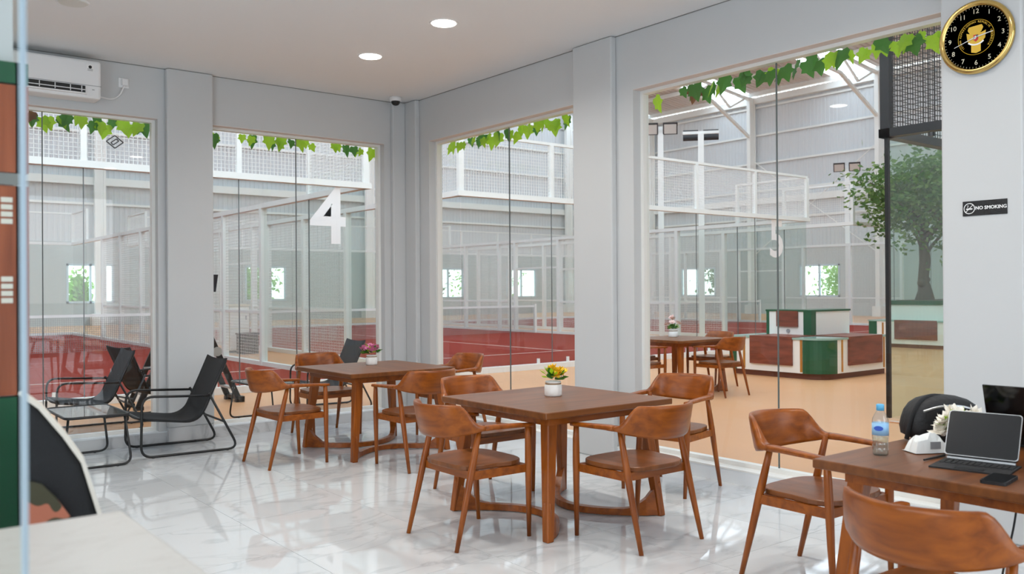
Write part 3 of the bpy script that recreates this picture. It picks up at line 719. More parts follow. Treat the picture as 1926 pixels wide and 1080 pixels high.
chair(10.15, 8.2, 90, 'wooden armchair at the far right end of the hall table', g)

def table_proto(name='dining_table'):
    t = thing(name, '', 'table'); S = .52
    MB().box(-S, S, -S, S, .697, .735).build('tabletop', 'teak_top', t, bevel=.006)
    for a, b, c, d in ((-.43, .43, -.43, -.395), (-.43, .43, .395, .43), (-.43, -.395, -.395, .395), (.395, .43, -.395, .395)): MB().box(a, b, c, d, .645, .697).build('apron', 'teak', t)
    for sx in (-1, 1):
        for sy in (-1, 1):
            b0, t0 = Vector((sx*.462, sy*.462, 0)), Vector((sx*.385, sy*.385, .69)); vs = []
            for p, w_ in ((b0, .024), (b0.lerp(t0, .5), .03), (t0, .036)):
                for i, j in ((-1,-1),(1,-1),(1,1),(-1,1)): vs.append((p.x+i*w_, p.y+j*w_, p.z))
            MB().add(vs, [(3,2,1,0),(8,9,10,11)]+[(k_*4+i, k_*4+(i+1) % 4, k_*4+4+(i+1) % 4, k_*4+4+i) for k_ in (0, 1) for i in range(4)]).build('leg', 'teak_z', t, bevel=.006)
        # floor stretcher bowed towards the middle, rising into both legs
        m = MB(); pts = [Vector((sx*(.462-.34*math.sin(PI*min(1, max(0, u)))**.8), -.455+.91*u, 0)) for u in [i/20 for i in range(21)]]; vs = []
        for i, p in enumerate(pts):
            u = i/20; e = min(u, 1-u); hgt = .046+.17*max(0, 1-e/.14)**2.2
            d = (pts[min(i+1, 20)]-pts[max(i-1, 0)]).normalized(); n_ = Vector((-d.y, d.x, 0))*.023
            vs += [p+n_+Vector((0,0,.006)), p-n_+Vector((0,0,.006)), p-n_+Vector((0,0,hgt)), p+n_+Vector((0,0,hgt))]
        fs = [(i*4+q, i*4+(q+1) % 4, i*4+4+(q+1) % 4, i*4+4+q) for i in range(20) for q in range(4)]+[(3,2,1,0), (80,81,82,83)]
        m.add(vs, fs).build('floor_stretcher', 'teak', t)
        for sy in (-1, 1): MB().lathe([(.014, 0), (.014, .006)], 8, (sx*.462, sy*.462, 0)).build('foot_pad', 'black_metal', t)
    return t
TB = table_proto()
def table(o, x, y, deg, lab): o.location = (x, y, 0); o.rotation_euler = (0, 0, R(deg)); tag(o, lab, 'table', 'square wooden dining tables')
table(TB, 3.665, 4.21, 0, 'square wooden table in the middle of the room with yellow flowers on it')
table(copy_tree(TB), 3.92, 6.97, 90, 'square wooden table near the corner with pink flowers on it')
table(copy_tree(TB), 3.64, 1.50, 0, 'square wooden work table at the right edge holding tablet and laptop')
table(copy_tree(TB), 9.35, 8.15, 0, 'square wooden table out in the hall with a white flower pot')

# flower pots
def petals(m, c, r_, n_, rnd, up_=.3):
    for i in range(n_):
        a = 2*PI*i/n_+rnd.uniform(-.2, .2); d = Vector((math.cos(a), math.sin(a), up_)).normalized(); s_ = Vector((-math.sin(a), math.cos(a), 0)); q = Vector(c)
        m.add([q, q+d*r_*.6+s_*r_*.38, q+d*r_+Vector((0,0,r_*.15)), q+d*r_*.6-s_*r_*.38], [(0,1,2,3)])
    m.ball(c, r_*.28, 6, 4)
def vase(loc, lab, petal, r_, h_, spots, seed, grp='flower pots on the wooden tables', sr=.035):
    t = thing('flower_pot', lab, 'flower pot', loc, 0, grp); rnd = random.Random(seed)
    MB().lathe([(r_*.94, 0), (r_, .01), (r_, h_*.72), (r_*.86, h_*.8), (r_*.84, h_*.88), (r_*.92, h_*.93), (r_*.92, h_), (r_*.8, h_), (r_*.78, h_*.85)], 24).build('pot', 'ceramic', t, True)
    if grp: MB().tube([(r_*.89*math.cos(a), r_*.89*math.sin(a), h_*.84) for a in [2*PI*i/20 for i in range(20)]], .0035, 5, True).build('twine', 'jute', t); 
    lf = MB()
    for i in range(24):
        a = rnd.uniform(0, 2*PI); e = rnd.uniform(.2, 1.2); d = Vector((math.cos(a)*math.cos(e), math.sin(a)*math.cos(e), math.sin(e))); p = Vector((0, 0, h_+.005))+d*rnd.uniform(.01, .05); s_ = d.cross(Vector((rnd.uniform(-1,1), rnd.uniform(-1,1), 1))).normalized()
        L_ = rnd.uniform(.05, .085); lf.add([p, p+d*L_*.5+s_*.017, p+d*L_+Vector((0,0,-.006)), p+d*L_*.5-s_*.017], [(0,1,2,3)])
    stuff(lf.build('leaves', 'leaf_dark', t))
    l2 = MB()
    for i in range(16):
        a = rnd.uniform(0, 2*PI); e = rnd.uniform(.1, 1.0); d = Vector((math.cos(a)*math.cos(e), math.sin(a)*math.cos(e), math.sin(e))); p = Vector((0, 0, h_+.01))+d*.05; s_ = d.cross(Vector((0, .3, 1))).normalized()
        l2.add([p, p+d*.03+s_*.014, p+d*.06, p+d*.03-s_*.014], [(0,1,2,3)])
    stuff(l2.build('leaves', 'leaf_bright', t))
    for (x, y, z) in spots:
        m = MB(); petals(m, (0, 0, 0), sr, 7, rnd, .35); petals(m, (0, 0, .006), sr*.7, 6, rnd, .9)
        o = m.build('flower', petal, t, loc=(x, y, h_+z)); o.rotation_euler = (rnd.uniform(.1, .7), rnd.uniform(-.5, .1), rnd.uniform(0, 6))
        MB().tube([(0, 0, 0), (-x*.5, -y*.5, -z*.7)], .002, 4).build('flower_stem', 'stem', o)
    return t
vase((3.70, 4.27, .735), 'white ceramic pot of yellow flowers on the middle table', 'petal_yellow', .056, .095, [(-.005, -.03, .062), (.04, -.045, .05), (.065, .0, .06), (.02, .03, .075), (.0, -.05, .035)], 1, sr=.046)
vase((3.99, 7.16, .735), 'white pot of pink flowers on the table near the corner', 'petal_pink', .052, .09, [(-.04, -.02, .05), (.0, -.03, .06), (.03, -.02, .055), (-.06, .02, .055), (.05, .02, .06), (.01, .03, .07), (-.02, -.045, .04)], 2, sr=.052)
vase((9.5, 8.36, .735), 'white pot of cream roses on the hall table', 'petal_blush', .066, .10, [(.06, -.04, .09), (-.05, -.03, .1), (.0, .02, .17), (.03, .04, .15), (-.09, .02, .07)], 3, sr=.055)

# lounge chairs: bent tube sides and a black sling
def lounge_proto():
    t = thing('lounge_chair', '', 'chair'); w = .31
    for sx in (-1, 1):
        p = [(sx*w, -.22, .50), (sx*w, .36, .53), (sx*w, .37, .012), (sx*w, -.46, .012), (sx*w, -.22, .50)]
        pts = fillet(p[:1]+p[1:4]+[(sx*w, -.20, .52)], .10, 6)
        MB().tube(pts, .011, 8).build('side_frame', 'black_metal', t, True)
        for y in (.27, -.36): MB().lathe([(.012, 0), (.012, .012)], 8, (sx*w, y, 0)).build('foot_pad', 'black_metal', t)
        MB().tube(fillet([(sx*(w-.03), .36, .33), (sx*(w-.03), -.12, .27), (sx*(w-.03), -.36, .80)], .12, 6), .010, 8).build('sling_rail', 'black_metal', t, True)
        MB().tube([(sx*w, .362, .33), (sx*(w-.03), .36, .33)], .009, 6).build('joint', 'black_metal', t)
    MB().tube([(-w, -.33, .26), (w, -.33, .26)], .010, 8).build('crossbar', 'black_metal', t); MB().tube([(-w, .36, .33), (w, .36, .33)], .010, 8).build('crossbar', 'black_metal', t)
    prof = fillet([(0, .375, .335), (0, -.13, .265), (0, -.37, .82)], .16, 10); m = MB(); vs = []; n = len(prof)
    for p in prof:
        for k_ in range(7):
            u = -1+2*k_/6; vs.append((u*(w-.02), p.y, p.z-.018*(1-u*u)))
    fs = [(i*7+k_, i*7+k_+1, i*7+8+k_, i*7+7+k_) for i in range(n-1) for k_ in range(6)]
    o = m.add(vs, fs).build('sling', 'black_fabric', t, True); s_ = o.modifiers.new('thick', 'SOLIDIFY'); s_.thickness = .012
    return t
LC = lounge_proto(); lf_ = [True]
def lounge(x, y, deg, lab):
    o = LC if lf_[0] else copy_tree(LC); lf_[0] = False; o.location = (x, y, 0); o.rotation_euler = (0, 0, R(deg)); tag(o, lab, 'lounge chair', 'black sling lounge chairs')
lounge(2.51, 8.07, 87, 'black sling lounge chair inside the room in front of the grey pillar')
lounge(2.18, 9.78, 88, 'black sling lounge chair beyond the glass behind the small glass table')
lounge(2.93, 10.35, -80, 'black sling lounge chair outside, turned away and half hidden by the grey pillar')
lounge(4.82, 9.72, 84, 'black sling lounge chair outside behind the table with pink flowers')
lounge(.85, 8.0, -88, 'black lounge chair at the left edge, only its arm showing')
def side_table(x, y, deg, lab):
    t = thing('side_table', lab, 'side table', (x, y, 0), R(deg), 'black glass-topped side tables'); a, b, z = .24, .40, .42
    MB().tube([(p[0], p[1], z) for p in rrect(-a, a, -b, b, .06)], .011, 8, True).build('top_frame', 'black_metal', t, True)
    MB().prism(rrect(-a+.012, a-.012, -b+.012, b-.012, .05), z-.002, z+.005).build('glass_top', 'glass_smoke', t)
    for s in (-1, 1):
        MB().tube(fillet([(-a+.03, s*(b-.05), z), (-a-.02, s*(b-.02), .012), (a+.02, s*(b-.02), .012), (a-.03, s*(b-.05), z)], .08, 6), .010, 8).build('leg', 'black_metal', t, True)
        for x_ in (-.15, .15): MB().lathe([(.011, 0), (.011, .01)], 8, (x_, s*(b-.02), 0)).build('foot_pad', 'black_metal', t)
side_table(1.75, 8.0, 0, 'small black side table with glass top inside the room')
side_table(3.83, 9.25, 0, 'small black glass side table outside between the lounge chairs')

# ================================================================ fittings on walls and ceiling
t = thing('air_conditioner', 'white wall air conditioner at the upper left above the window', 'air conditioner', (1.52, YA, 3.12))
MB().box(-.43, .43, -.21, 0, .0, .335).build('body', 'white_plastic', t, bevel=.02)
MB().box(-.40, .30, -.216, -.15, .045, .105).build('outlet_slot', 'black_metal', t)
for x_ in (-.3, -.18, -.06, .06, .18, .27): MB().box(x_-.003, x_+.003, -.225, -.2, .05, .10).build('vane', 'white_plastic', t)
fl_ = MB().box(-.41, .31, -.245, -.21, .028, .040).build('flap', 'white_plastic', t); fl_.rotation_euler = (0, 0, 0)
MB().box(-.40, .30, -.222, -.212, .066, .073).build('louvre', 'white_plastic', t)
MB().box(-.431, .431, -.2125, -.20, .112, .116).build('panel_joint', 'grey_plastic', t)
MB().box(.31, .37, -.213, -.21, .235, .30).build('sticker', 'white_ink', t)
MB().lathe([(.014, 0), (.014, .002)], 10).build('sticker_mark', 'black_metal', t, loc=(.34, -.2135, .275)).rotation_euler = (PI/2, 0, 0)
for q in range(2): MB().box(.318, .362, -.2145, -.213, .242+q*.012, .247+q*.012).build('sticker_mark', 'grey_plastic', t)
MB().box(.355, .375, -.2125, -.2105, .075, .082).build('indicator', 'grey_plastic', t)
t = thing('wall_socket', 'white wall socket with plug right of the air conditioner', 'socket', (2.19, YA, 3.34))
MB().box(-.045, .045, -.012, 0, -.045, .045).build('plate', 'white_plastic', t, bevel=.004)
MB().box(-.025, .03, -.05, -.012, -.025, .03).build('plug', 'white_plastic', t, bevel=.006)
tag(MB().tube(fillet([(1.94, YA-.06, 3.18), (2.08, YA-.02, 3.17), (2.15, YA-.02, 3.21), (2.19, YA-.035, 3.315)], .06), .006, 6).build('power_cable', 'white_plastic'), 'thin grey cable from the air conditioner to the wall socket', 'cable')
t = thing('security_camera', 'small white dome security camera in the ceiling corner', 'camera', (4.93, 8.28, H))
MB().lathe([(.062, -.045), (.068, -.02), (.068, 0)], 20).build('mount', 'white_plastic', t, True)
MB().lathe([(.006, -.092), (.03, -.085), (.046, -.066), (.05, -.045)], 20).build('dome', 'black_gloss', t, True)
dl = [(3.86, 5.74, 'round recessed ceiling downlight nearer the viewer, right of the other'), (3.88, 6.95, 'round recessed ceiling downlight nearer the room corner'), (1.44, 6.95, 'round ceiling downlight at the top left edge'),
      (1.44, 5.6, 'round ceiling downlight left of the middle table, above the picture'), (3.86, 4.4, 'round ceiling downlight over the middle table, above the picture'), (1.44, 4.2, 'round ceiling downlight over the open floor, above the picture'), (3.86, 3.0, 'round ceiling downlight between the two right tables, above the picture'), (1.44, 2.6, 'round ceiling downlight above the viewer on the left'), (3.86, 1.4, 'round ceiling downlight over the work table, above the picture')]
for x, y, lb in dl:
    t = thing('downlight', lb, 'downlight', (x, y, H), 0, 'round downlights in the ceiling')
    MB().lathe([(.105, -.006), (.115, 0)], 24).build('trim', 'white_plastic', t); MB().lathe([(.095, -.010), (.098, -.006)], 24).build('lens', 'lamp_glow' if not (x < 2 and y > 6.5) else 'lamp_lens', t)
    if x < 2 and y > 6.5: continue
    la = bpy.data.lights.new('downlight_lamp', 'AREA'); la.shape = 'DISK'; la.size = .19; la.energy = 9; la.color = (1, .96, .9); la.spread = R(150)
    lo = bpy.data.objects.new('downlight_lamp', la); C.objects.link(lo); lo.parent = t; lo.location = (0, 0, -.016)

# clock on the pillar; built facing +z, then turned to look towards -x
XP = XB-.07
t = thing('wall_clock', 'round gold-rimmed black wall clock with emblem on the right pillar', 'clock', (XP, 2.255, 2.83)); t.rotation_euler = ROT_NEGX
rc = .205
MB().lathe([(rc-.012, 0), (rc, .006), (rc+.002, .02), (rc-.006, .032), (rc-.018, .036), (rc-.026, .03), (rc-.028, .018)], 64).build('rim', 'clock_gold', t, True)
fc = MB().lathe([(rc-.024, .004), (rc-.024, .018)], 64).build('face', 'clock_face', t)
for i in range(12):
    a = R(90-30*(i+1)); put('numeral', text_mesh(str(i+1), .038, 'clock_num', .0006), fc, (.145*math.cos(a), .145*math.sin(a), .0188))
tkm = MB().box(-.0008, .0008, -.004, .004, 0, .0008).mesh('tick', 'clock_num')
for i in range(60):
    a = 2*PI*i/60; put('tick', tkm, fc, (.171*math.cos(a), .171*math.sin(a), .018), (0, 0, a-PI/2))
em = MB()
em.tube([(.098*math.cos(2*PI*i/48), .098*math.sin(2*PI*i/48), .0188) for i in range(48)], .0012, 5, True)
em.build('ring', 'emblem_gold', fc)
txt = 'ISTANA KEPRESIDENAN REPUBLIK INDONESIA'
for i, ch in enumerate(txt):
    if ch == ' ': continue
    a = R(218-256*i/(len(txt)-1)); put('letter', text_mesh(ch, .0155, 'emblem_gold', .0004), fc, (.086*math.cos(a), .086*math.sin(a), .0187), (0, 0, a-PI/2))
MB().prism([(-.045, .045), (-.038, .062), (.032, .066), (.04, .05), (.03, .028), (.012, .018), (-.012, .018), (-.032, .022)], .0184, .0196).build('emblem_crest', 'emblem_gold', fc)
MB().prism([(-.052, .03), (-.046, -.018), (-.026, -.036), (-.014, -.04), (.014, -.04), (.03, -.034), (.05, -.012), (.054, .03), (.03, .022), (0, .03), (-.03, .022)], .0182, .0192).build('emblem_wings', 'emblem_gold', fc)
MB().prism([(-.026, -.04), (.026, -.04), (.026, -.082), (0, -.09), (-.026, -.082)], .0182, .0192).build('emblem_tail', 'emblem_gold', fc)
MB().prism([(-.013, .014), (.013, .014), (.013, -.014), (0, -.026), (-.013, -.014)], .0194, .0202).build('shield', 'emblem_red', fc)
MB().box(-.013, 0, -.010, .0, .0203, .0206).build('shield_field', 'white_ink', fc); MB().box(0, .013, .001, .012, .0203, .0206).build('shield_field', 'green_panel', fc)
MB().prism(arc(0, .02, .066, 228, 312, 8)+arc(0, .02, .058, 312, 228, 8), .0192, .020).build('ribbon', 'white_ink', fc)
for nm, ang, ln_, bk, wd in (('minute_hand', 90-6*42, .125, .0, .0035), ('hour_hand', 90-30*2-21, .095, .0, .005)):
    a = R(ang); d = Vector((math.cos(a), math.sin(a), 0)); s_ = Vector((-d.y, d.x, 0))
    MB().extr([d*-.012+s_*wd*.7+Vector((0,0,.0225)), d*-.012-s_*wd*.7+Vector((0,0,.0225)), d*ln_-s_*wd*.4+Vector((0,0,.0225)), d*ln_+s_*wd*.4+Vector((0,0,.0225))], (0, 0, .001)).build(nm, 'silver', t)
MB().lathe([(.006, .018), (.006, .0245)], 12).build('hub', 'silver', t)
t = thing('no_smoking_sign', 'black NO SMOKING sign on the right pillar below the clock', 'sign', (XP, 2.222, 1.865)); t.rotation_euler = ROT_NEGX
MB().box(-.12, .12, -.042, .042, 0, .004).build('plate', 'black_soft', t)
MB().tube([(-.083+.029*math.cos(2*PI*i/32), .029*math.sin(2*PI*i/32), .0045) for i in range(32)], .0022, 5, True).build('ring', 'white_ink', t)
MB().bar((-.083-.02, -.02, .005), (-.083+.02, .02, .005), .003, .002).build('slash', 'white_ink', t)
MB().box(-.100, -.066, -.006, .001, .004, .005).build('cigarette', 'white_ink', t)
MB().tube([(-.09, .004, .0048), (-.094, .010, .0048), (-.088, .014, .0048), (-.092, .019, .0048)], .0016, 4).build('smoke', 'white_ink', t)
put('lettering', text_mesh('NO SMOKING', .0265, 'white_ink', .0006, bold=.0006), t, (.034, 0, .0046))

# ================================================================ ivy along the window heads, outside the glass
def leaf_mesh(nm, m):
    o = [(0, 0), (.30, .10), (.52, -.06), (.46, -.30), (.62, -.48), (.30, -.60), (.16, -.86), (0, -1.08), (-.16, -.86), (-.30, -.60), (-.62, -.48), (-.46, -.30), (-.52, -.06), (-.30, .10)]
    vs = [(0, .03, -.45)]+[(x, -.10*abs(x)+.04*(y+.5)**2, y) for x, y in o]; n = len(o)
    return MB().add(vs, [(0, 1+i, 1+(i+1) % n) for i in range(n)]).mesh(nm, m)
LM = {k_: leaf_mesh('leaf', k_) for k_ in ('leaf_bright', 'leaf_dark', 'leaf_red')}
def ivy(axis, a, b, n, lab, seed, mix, gaps=(), size=(.085, .145)):
    rnd = random.Random(seed); t = thing('ivy_garland', lab, 'ivy', (0, 0, 0), 0, 'ivy garlands along the window heads'); g = (GA if axis == 'x' else GB)+.10
    t.location = ((a+b)/2, g, ZB) if axis == 'x' else (g, (a+b)/2, ZB); L = b-a
    pts = []
    for i in range(25):
        u = -L/2+L*i/24; w_ = .02*math.sin(i*1.7); pts.append((u, w_, .02+.015*math.sin(i*2.3)) if axis == 'x' else (w_, u, .02+.015*math.sin(i*2.3)))
    MB().tube(pts, .006, 5).build('stem', 'stem', t)
    for i in range(n):
        u = -L/2+L*(i+.5)/n+rnd.uniform(-.05, .05); f = u/L+.5
        if any(p0 < f < p1 for p0, p1 in gaps): continue
        s_ = rnd.uniform(*size); d = rnd.uniform(-.05, .05); z = rnd.uniform(-.065, .0); k_ = rnd.choices(('leaf_bright', 'leaf_dark', 'leaf_red'), mix(f))[0]
        rz = rnd.uniform(-.7, .7)+(0 if axis == 'x' else PI/2)
        put('leaf', LM[k_], t, (u, d, z) if axis == 'x' else (d, u, z), (rnd.uniform(-.35, .35), rnd.uniform(-.45, .45), rz), (s_*.85, s_, s_))
ivy('x', .75, 2.47, 32, 'ivy garland over the leftmost window under the air conditioner', 1, lambda f: (3, 3, 1 if f > .4 and f < .7 else .1))
ivy('x', 3.0, 4.88, 26, 'ivy garland over the window right of the left pillar', 2, lambda f: (5, 1.5, 0), ((.1, .18), (.62, .70)))
ivy('y', 5.7, 8.0, 38, 'ivy garland over the middle window beside the room corner', 3, lambda f: (4, 2, 0), ((.06, .14),))
ivy('y', 2.5, 4.95, 46, 'ivy garland over the big right window', 4, lambda f: (5, 1.5, 0) if f < .4 else (.6, 4, 1.6 if f > .75 else .3), ((.90, .93), (.965, 1)))
ivy('y', .1, 1.95, 14, 'ivy garland right of the clock pillar', 5, lambda f: (3, 3, 0))

# ================================================================ things on the work table
ZT = .735
t = thing('water_bottle', 'clear plastic water bottle with blue cap and label on the work table', 'bottle', (3.40, 1.885, ZT))
MB().lathe([(.026, 0), (.031, .006), (.031, .03), (.0295, .034), (.031, .038), (.031, .05), (.0295, .054), (.031, .058), (.032, .075), (.032, .135), (.030, .15), (.016, .178), (.013, .184), (.013, .196)], 20).build('bottle_body', 'plastic_clear', t, True)
lb_ = MB().lathe([(.0326, .082), (.0326, .132)], 20).build('label_band', 'label_blue', t, True)
MB().prism([(x*.018, y*.010) for x, y in arc(0, 0, 1, 0, 360, 16)[:-1]], 0, .001).build('label_logo', 'blue_ink', lb_, loc=(-.0315, -.010, .112)).rotation_euler = (PI/2, 0, R(-72))
MB().lathe([(.0155, .182), (.0155, .205), (.012, .208)], 16).build('cap', 'blue_cap', t, True)
MB().lathe([(.028, .002), (.029, .07), (.028, .072)], 16).build('water', 'glass_shield', t, True)
# soft black shoulder bag
t = thing('shoulder_bag', 'black soft shoulder bag with grey zip on the work table', 'bag', (3.90, 1.885, ZT), R(-33)); t.scale = (.86, .80, 1.0)
prof = [(-.17, 0), (.17, 0), (.185, .06), (.17, .13), (.13, .165), (.02, .185), (-.10, .175), (-.155, .13), (-.175, .06)]
vs = []; K = 5; n = len(prof)
m = MB()
for k_ in range(K):
    y = -.105+.21*k_/(K-1); s_ = 1.08-.14*abs(y/.105)**3
    vs += [(x*s_, y, z*(s_ if z > .05 else 1)) for x, z in prof]
m.add(vs, [(k_*n+i, k_*n+n+i, k_*n+n+(i+1) % n, k_*n+(i+1) % n) for k_ in range(K-1) for i in range(n)]+[tuple(range(n)), tuple(reversed(range((K-1)*n, K*n)))])
o = m.build('bag_body', 'black_soft', t, True); b_ = o.modifiers.new('s', 'SUBSURF'); b_.levels = 1; b_.render_levels = 1; o.scale = (1.06, 1.05, 1.08)
MB().tube(fillet([(-.14, -.100, .145), (-.05, -.106, .168), (.07, -.106, .166), (.165, -.096, .135)], .05), .005, 6).build('zip', 'silver', t)
MB().tube(fillet([(-.205, -.05, .02), (-.185, -.06, .11), (-.14, -.05, .18), (-.06, -.02, .205), (.03, .0, .195)], .05), .012, 8).build('strap', 'black_fabric', t, True)
for x_ in (.0, .055): MB().box(x_, x_+.03, -.128, -.112, .112, .121).build('tag', 'orange_ink', t)
# crumpled white plastic packet
t = thing('plastic_packet', 'crumpled white plastic packet between bottle and tablet', 'packet', (3.61, 1.795, ZT), R(-30)); rnd = random.Random(5); m = MB(); vs = []
for i in range(9):
    for j in range(7):
        u, v = i/8, j/6; e = min(u, 1-u, v, 1-v); vs.append(((u-.5)*.17, (v-.5)*.10, .003+(.06*min(1, e*4)+rnd.uniform(0, .018))*(1 if e > 0 else .05)))
m.add(vs, [(i*7+j, i*7+7+j, i*7+8+j, i*7+j+1) for i in range(8) for j in range(6)]); pk = m.build('packet_film', 'tissue', t)
MB().box(-.02, .025, -.052, -.049, .02, .05).build('print', 'grey_plastic', t)
tag(MB().tube([(3.40, 1.705, ZT+.006), (3.56, 1.70, ZT+.006)], [.004, .0055], 8).build('pen', 'black_metal'), 'black pen lying left of the tablet', 'pen')
t = thing('tablet_keyboard', 'tablet with dark screen standing on a black keyboard', 'tablet', (3.43, 1.525, ZT), R(10))
kb = MB().box(-.105, .105, -.135, .135, .0, .006).build('keyboard', 'black_soft', t)
km = MB().box(-.0075, .0075, -.0078, .0078, 0, .0025).mesh('key', 'black_metal')
for r_ in range(5):
    for c_ in range(13): put('key', km, kb, (.082-r_*.019, -.118+c_*.0197, .006))
MB().box(-.09, -.03, -.05, .05, .006, .0068).build('trackpad', 'screen_dark', kb)
sb = MB(); ang = R(27); up_ = Vector((math.sin(ang), 0, math.cos(ang))); nn = Vector((-math.cos(ang), 0, math.sin(ang))); o0 = Vector((.075, 0, .026))
ol = [(y, z) for y, z in rrect(-.13, .13, 0, .185, .012)]
o = MB().extr([o0+Vector((0, y, 0))+up_*z for y, z in ol], -nn*.007).build('tablet_body', 'silver', t)
MB().extr([o0+Vector((0, y*.975, 0))+up_*(.0925+(z-.0925)*.965)+nn*.0006 for y, z in ol], nn*.0005).build('display', 'screen_dark', o)
MB().extr([o0+Vector((0, y*.99, 0))+up_*z*1.0-nn*.008 for y, z in ol], -nn*.004).build('back_cover', 'black_soft', t)
MB().tube([(.085, -.12, .012), (.085, .12, .012)], .009, 8).build('hinge', 'silver', t)
MB().extr([(.09, -.08, .01), (.09, .08, .01), Vector((.10, .08, .05))+up_*.05, Vector((.10, -.08, .05))+up_*.05], (.004, 0, 0)).build('hinge_arm', 'black_soft', t)
t = thing('laptop', 'black laptop with its lid back to the viewer behind the tablet', 'laptop', (4.02, 1.53, ZT), R(3))
MB().box(-.005, .155, -.185, .185, 0, .018).build('laptop_base', 'black_soft', t, bevel=.003)
ld = MB().extr([(-.006, -.187, .012), (-.006, .187, .012), (-.085, .187, .262), (-.085, -.187, .262)], (.007, 0, .0022)).build('lid', 'black_gloss', t)
MB().extr([(-.0515, -.06, .148), (-.0515, -.03, .148), (-.059, -.03, .178), (-.059, -.06, .178)], (-.0008, 0, -.0002)).build('lid_logo', 'screen_dark', ld)
t = thing('mobile_phone', 'black mobile phone lying at the front edge of the work table', 'phone', (3.255, 1.365, ZT), R(8))
MB().prism(rrect(-.082, .082, -.042, .042, .012), 0, .012).build('case', 'black_soft', t); MB().prism(rrect(-.078, .078, -.038, .038, .01), .012, .0127).build('screen', 'black_gloss', t)
vase((3.765, 1.735, ZT), 'white flower pot of white lilies behind the tablet', 'petal_white', .042, .075, [(-.03, .04, .03), (-.05, .02, .05), (.0, .02, .065), (.04, -.05, .06), (-.02, -.02, .05), (.0, .055, .02), (.03, .04, .055), (-.04, .05, -.005)], 9, sr=.06)
t = thing('black_backpack', 'black bag cut off by the right picture edge on the work table', 'bag', (3.62, 1.235, ZT), R(20))
m = MB(); m.lathe([(.10, 0), (.125, .03), (.13, .12), (.115, .2), (.07, .245), (.02, .25)], 16); o = m.build('bag_body', 'black_soft', t, True); 
MB().tube(fillet([(-.03, 0, .245), (-.03, 0, .29), (.03, 0, .29), (.03, 0, .245)], .03), .007, 6).build('handle', 'black_fabric', t)
tag(MB().tube(fillet([(3.55, 1.42, .645), (3.56, 1.44, .5), (3.50, 1.47, .3), (3.6, 1.5, .06), (3.75, 1.52, .012), (3.95, 1.66, .012)], .12, 6), .004, 6).build('charging_cable', 'black_metal'), 'black charging cable hanging below the work table', 'cable')
t = thing('power_strip', 'grey power strip on the floor under the work table', 'power strip', (4.02, 1.70, 0), R(15))
MB().box(-.14, .14, -.03, .03, .002, .04).build('strip_body', 'grey_plastic', t, bevel=.004)
for q in range(3): MB().lathe([(.018, .04), (.018, .042)], 12, (-.09+q*.08, 0, 0)).build('outlet', 'black_metal', t)

# ================================================================ foreground left: counter, glass shield, clad pillar, bag
t = thing('service_counter', 'white marble-topped counter in the bottom left corner', 'counter', (-.35, 1.09, 0))
MB().box(-.75, .75, -.42, .49, 1.01, 1.05).build('countertop', 'marble_counter', t, bevel=.004)
MB().box(-.72, .70, -.38, .44, .08, 1.01).build('cabinet', 'panel_cream', t); MB().box(-.70, .67, -.36, .41, 0, .08).build('base', 'plinth_brown', t)
for q in range(3): MB().box(-.68+q*.46, -.26+q*.46, .44, .452, .14, .95).build('front_panel', 'panel_wood', t)
ps = Vector((.176, 1.075, 0))
t = thing('glass_screen', 'upright clear glass screen with pale edge on the counter', 'glass screen', (ps.x, ps.y, 1.05))
MB().add([(-.86, 0, .0), (-.004, 0, .0), (-.004, 0, 1.0), (-.86, 0, 1.0)], [(0,1,2,3)]).build('glass_sheet', 'glass_shield', t)
MB().box(-.006, .0, -.004, .004, 0, 1.0).build('polished_edge', 'glass_edge', t)
t = thing('clad_pillar', 'wood and green clad pillar at the left edge behind the glass screen', 'pillar', (-.18, 2.45, 0))
MB().box(-.5, .515, -.25, .25, 0, H-.002).build('core', 'paint', t)
for z0, z1, m_, nm in ((.0, 1.195, 'green_panel', 'green_panel'), (1.195, 1.655, 'clad_wood', 'wood_panel'), (1.68, 1.875, 'clad_wood', 'wood_panel'), (1.875, 1.925, 'green_panel', 'green_panel')):
    MB().box(-.53, .53, -.28, -.25, z0+.002, z1-.002).build(nm, m_, t); MB().box(.515, .54, -.28, .25, z0+.002, z1-.002).build(nm, m_, t)
MB().box(-.53, .53, -.284, -.28, 1.655, 1.68).build('joint_strip', 'gap_dark', t)
for z0, z1 in ((1.57, 1.632), (1.398, 1.46)):
    for q in range(4): MB().box(.486, .508, -.2825, -.28, z0+(z1-z0)*q/4, z0+(z1-z0)*(q+.7)/4).build('sticker', 'cream_trim', t)
# black bag with cream edge standing on a stool behind the counter
t = thing('bar_stool', 'dark stool under the black and cream bag behind the counter', 'stool', (.40, 2.02, 0))
MB().lathe([(.16, .70), (.17, .71), (.17, .735), (.16, .74)], 24).build('seat', 'black_fabric', t, True)
for q in range(4):
    a = PI/4+PI/2*q; MB().tube([(.12*math.cos(a), .12*math.sin(a), .70), (.19*math.cos(a), .19*math.sin(a), 0)], .012, 8).build('leg', 'black_metal', t)
MB().tube([(.165*math.cos(2*PI*i/20), .165*math.sin(2*PI*i/20), .25) for i in range(20)], .008, 6, True).build('footrest', 'black_metal', t)
t = thing('tote_bag', 'black bag with cream edge and camouflage patch at the lower left', 'bag', (.345, 2.02, .745))
of = [(-.03, 0), (.128, 0), (.122, .12), (.11, .22), (.08, .33), (.047, .385), (.004, .445), (-.03, .475)]
nv = Vector((math.sin(R(9)), math.cos(R(9)), 0)); sv = Vector((nv.y, -nv.x, 0))
body = [sv*x+Vector((0, 0, z)) for x, z in of]
MB().extr([p-nv*.07 for p in body], nv*.14).build('bag_body', 'black_fabric', t, bevel=.012)
ed = [(x+.007, z+.005) for x, z in of[1:]]+[(x, z) for x, z in reversed(of[1:])]
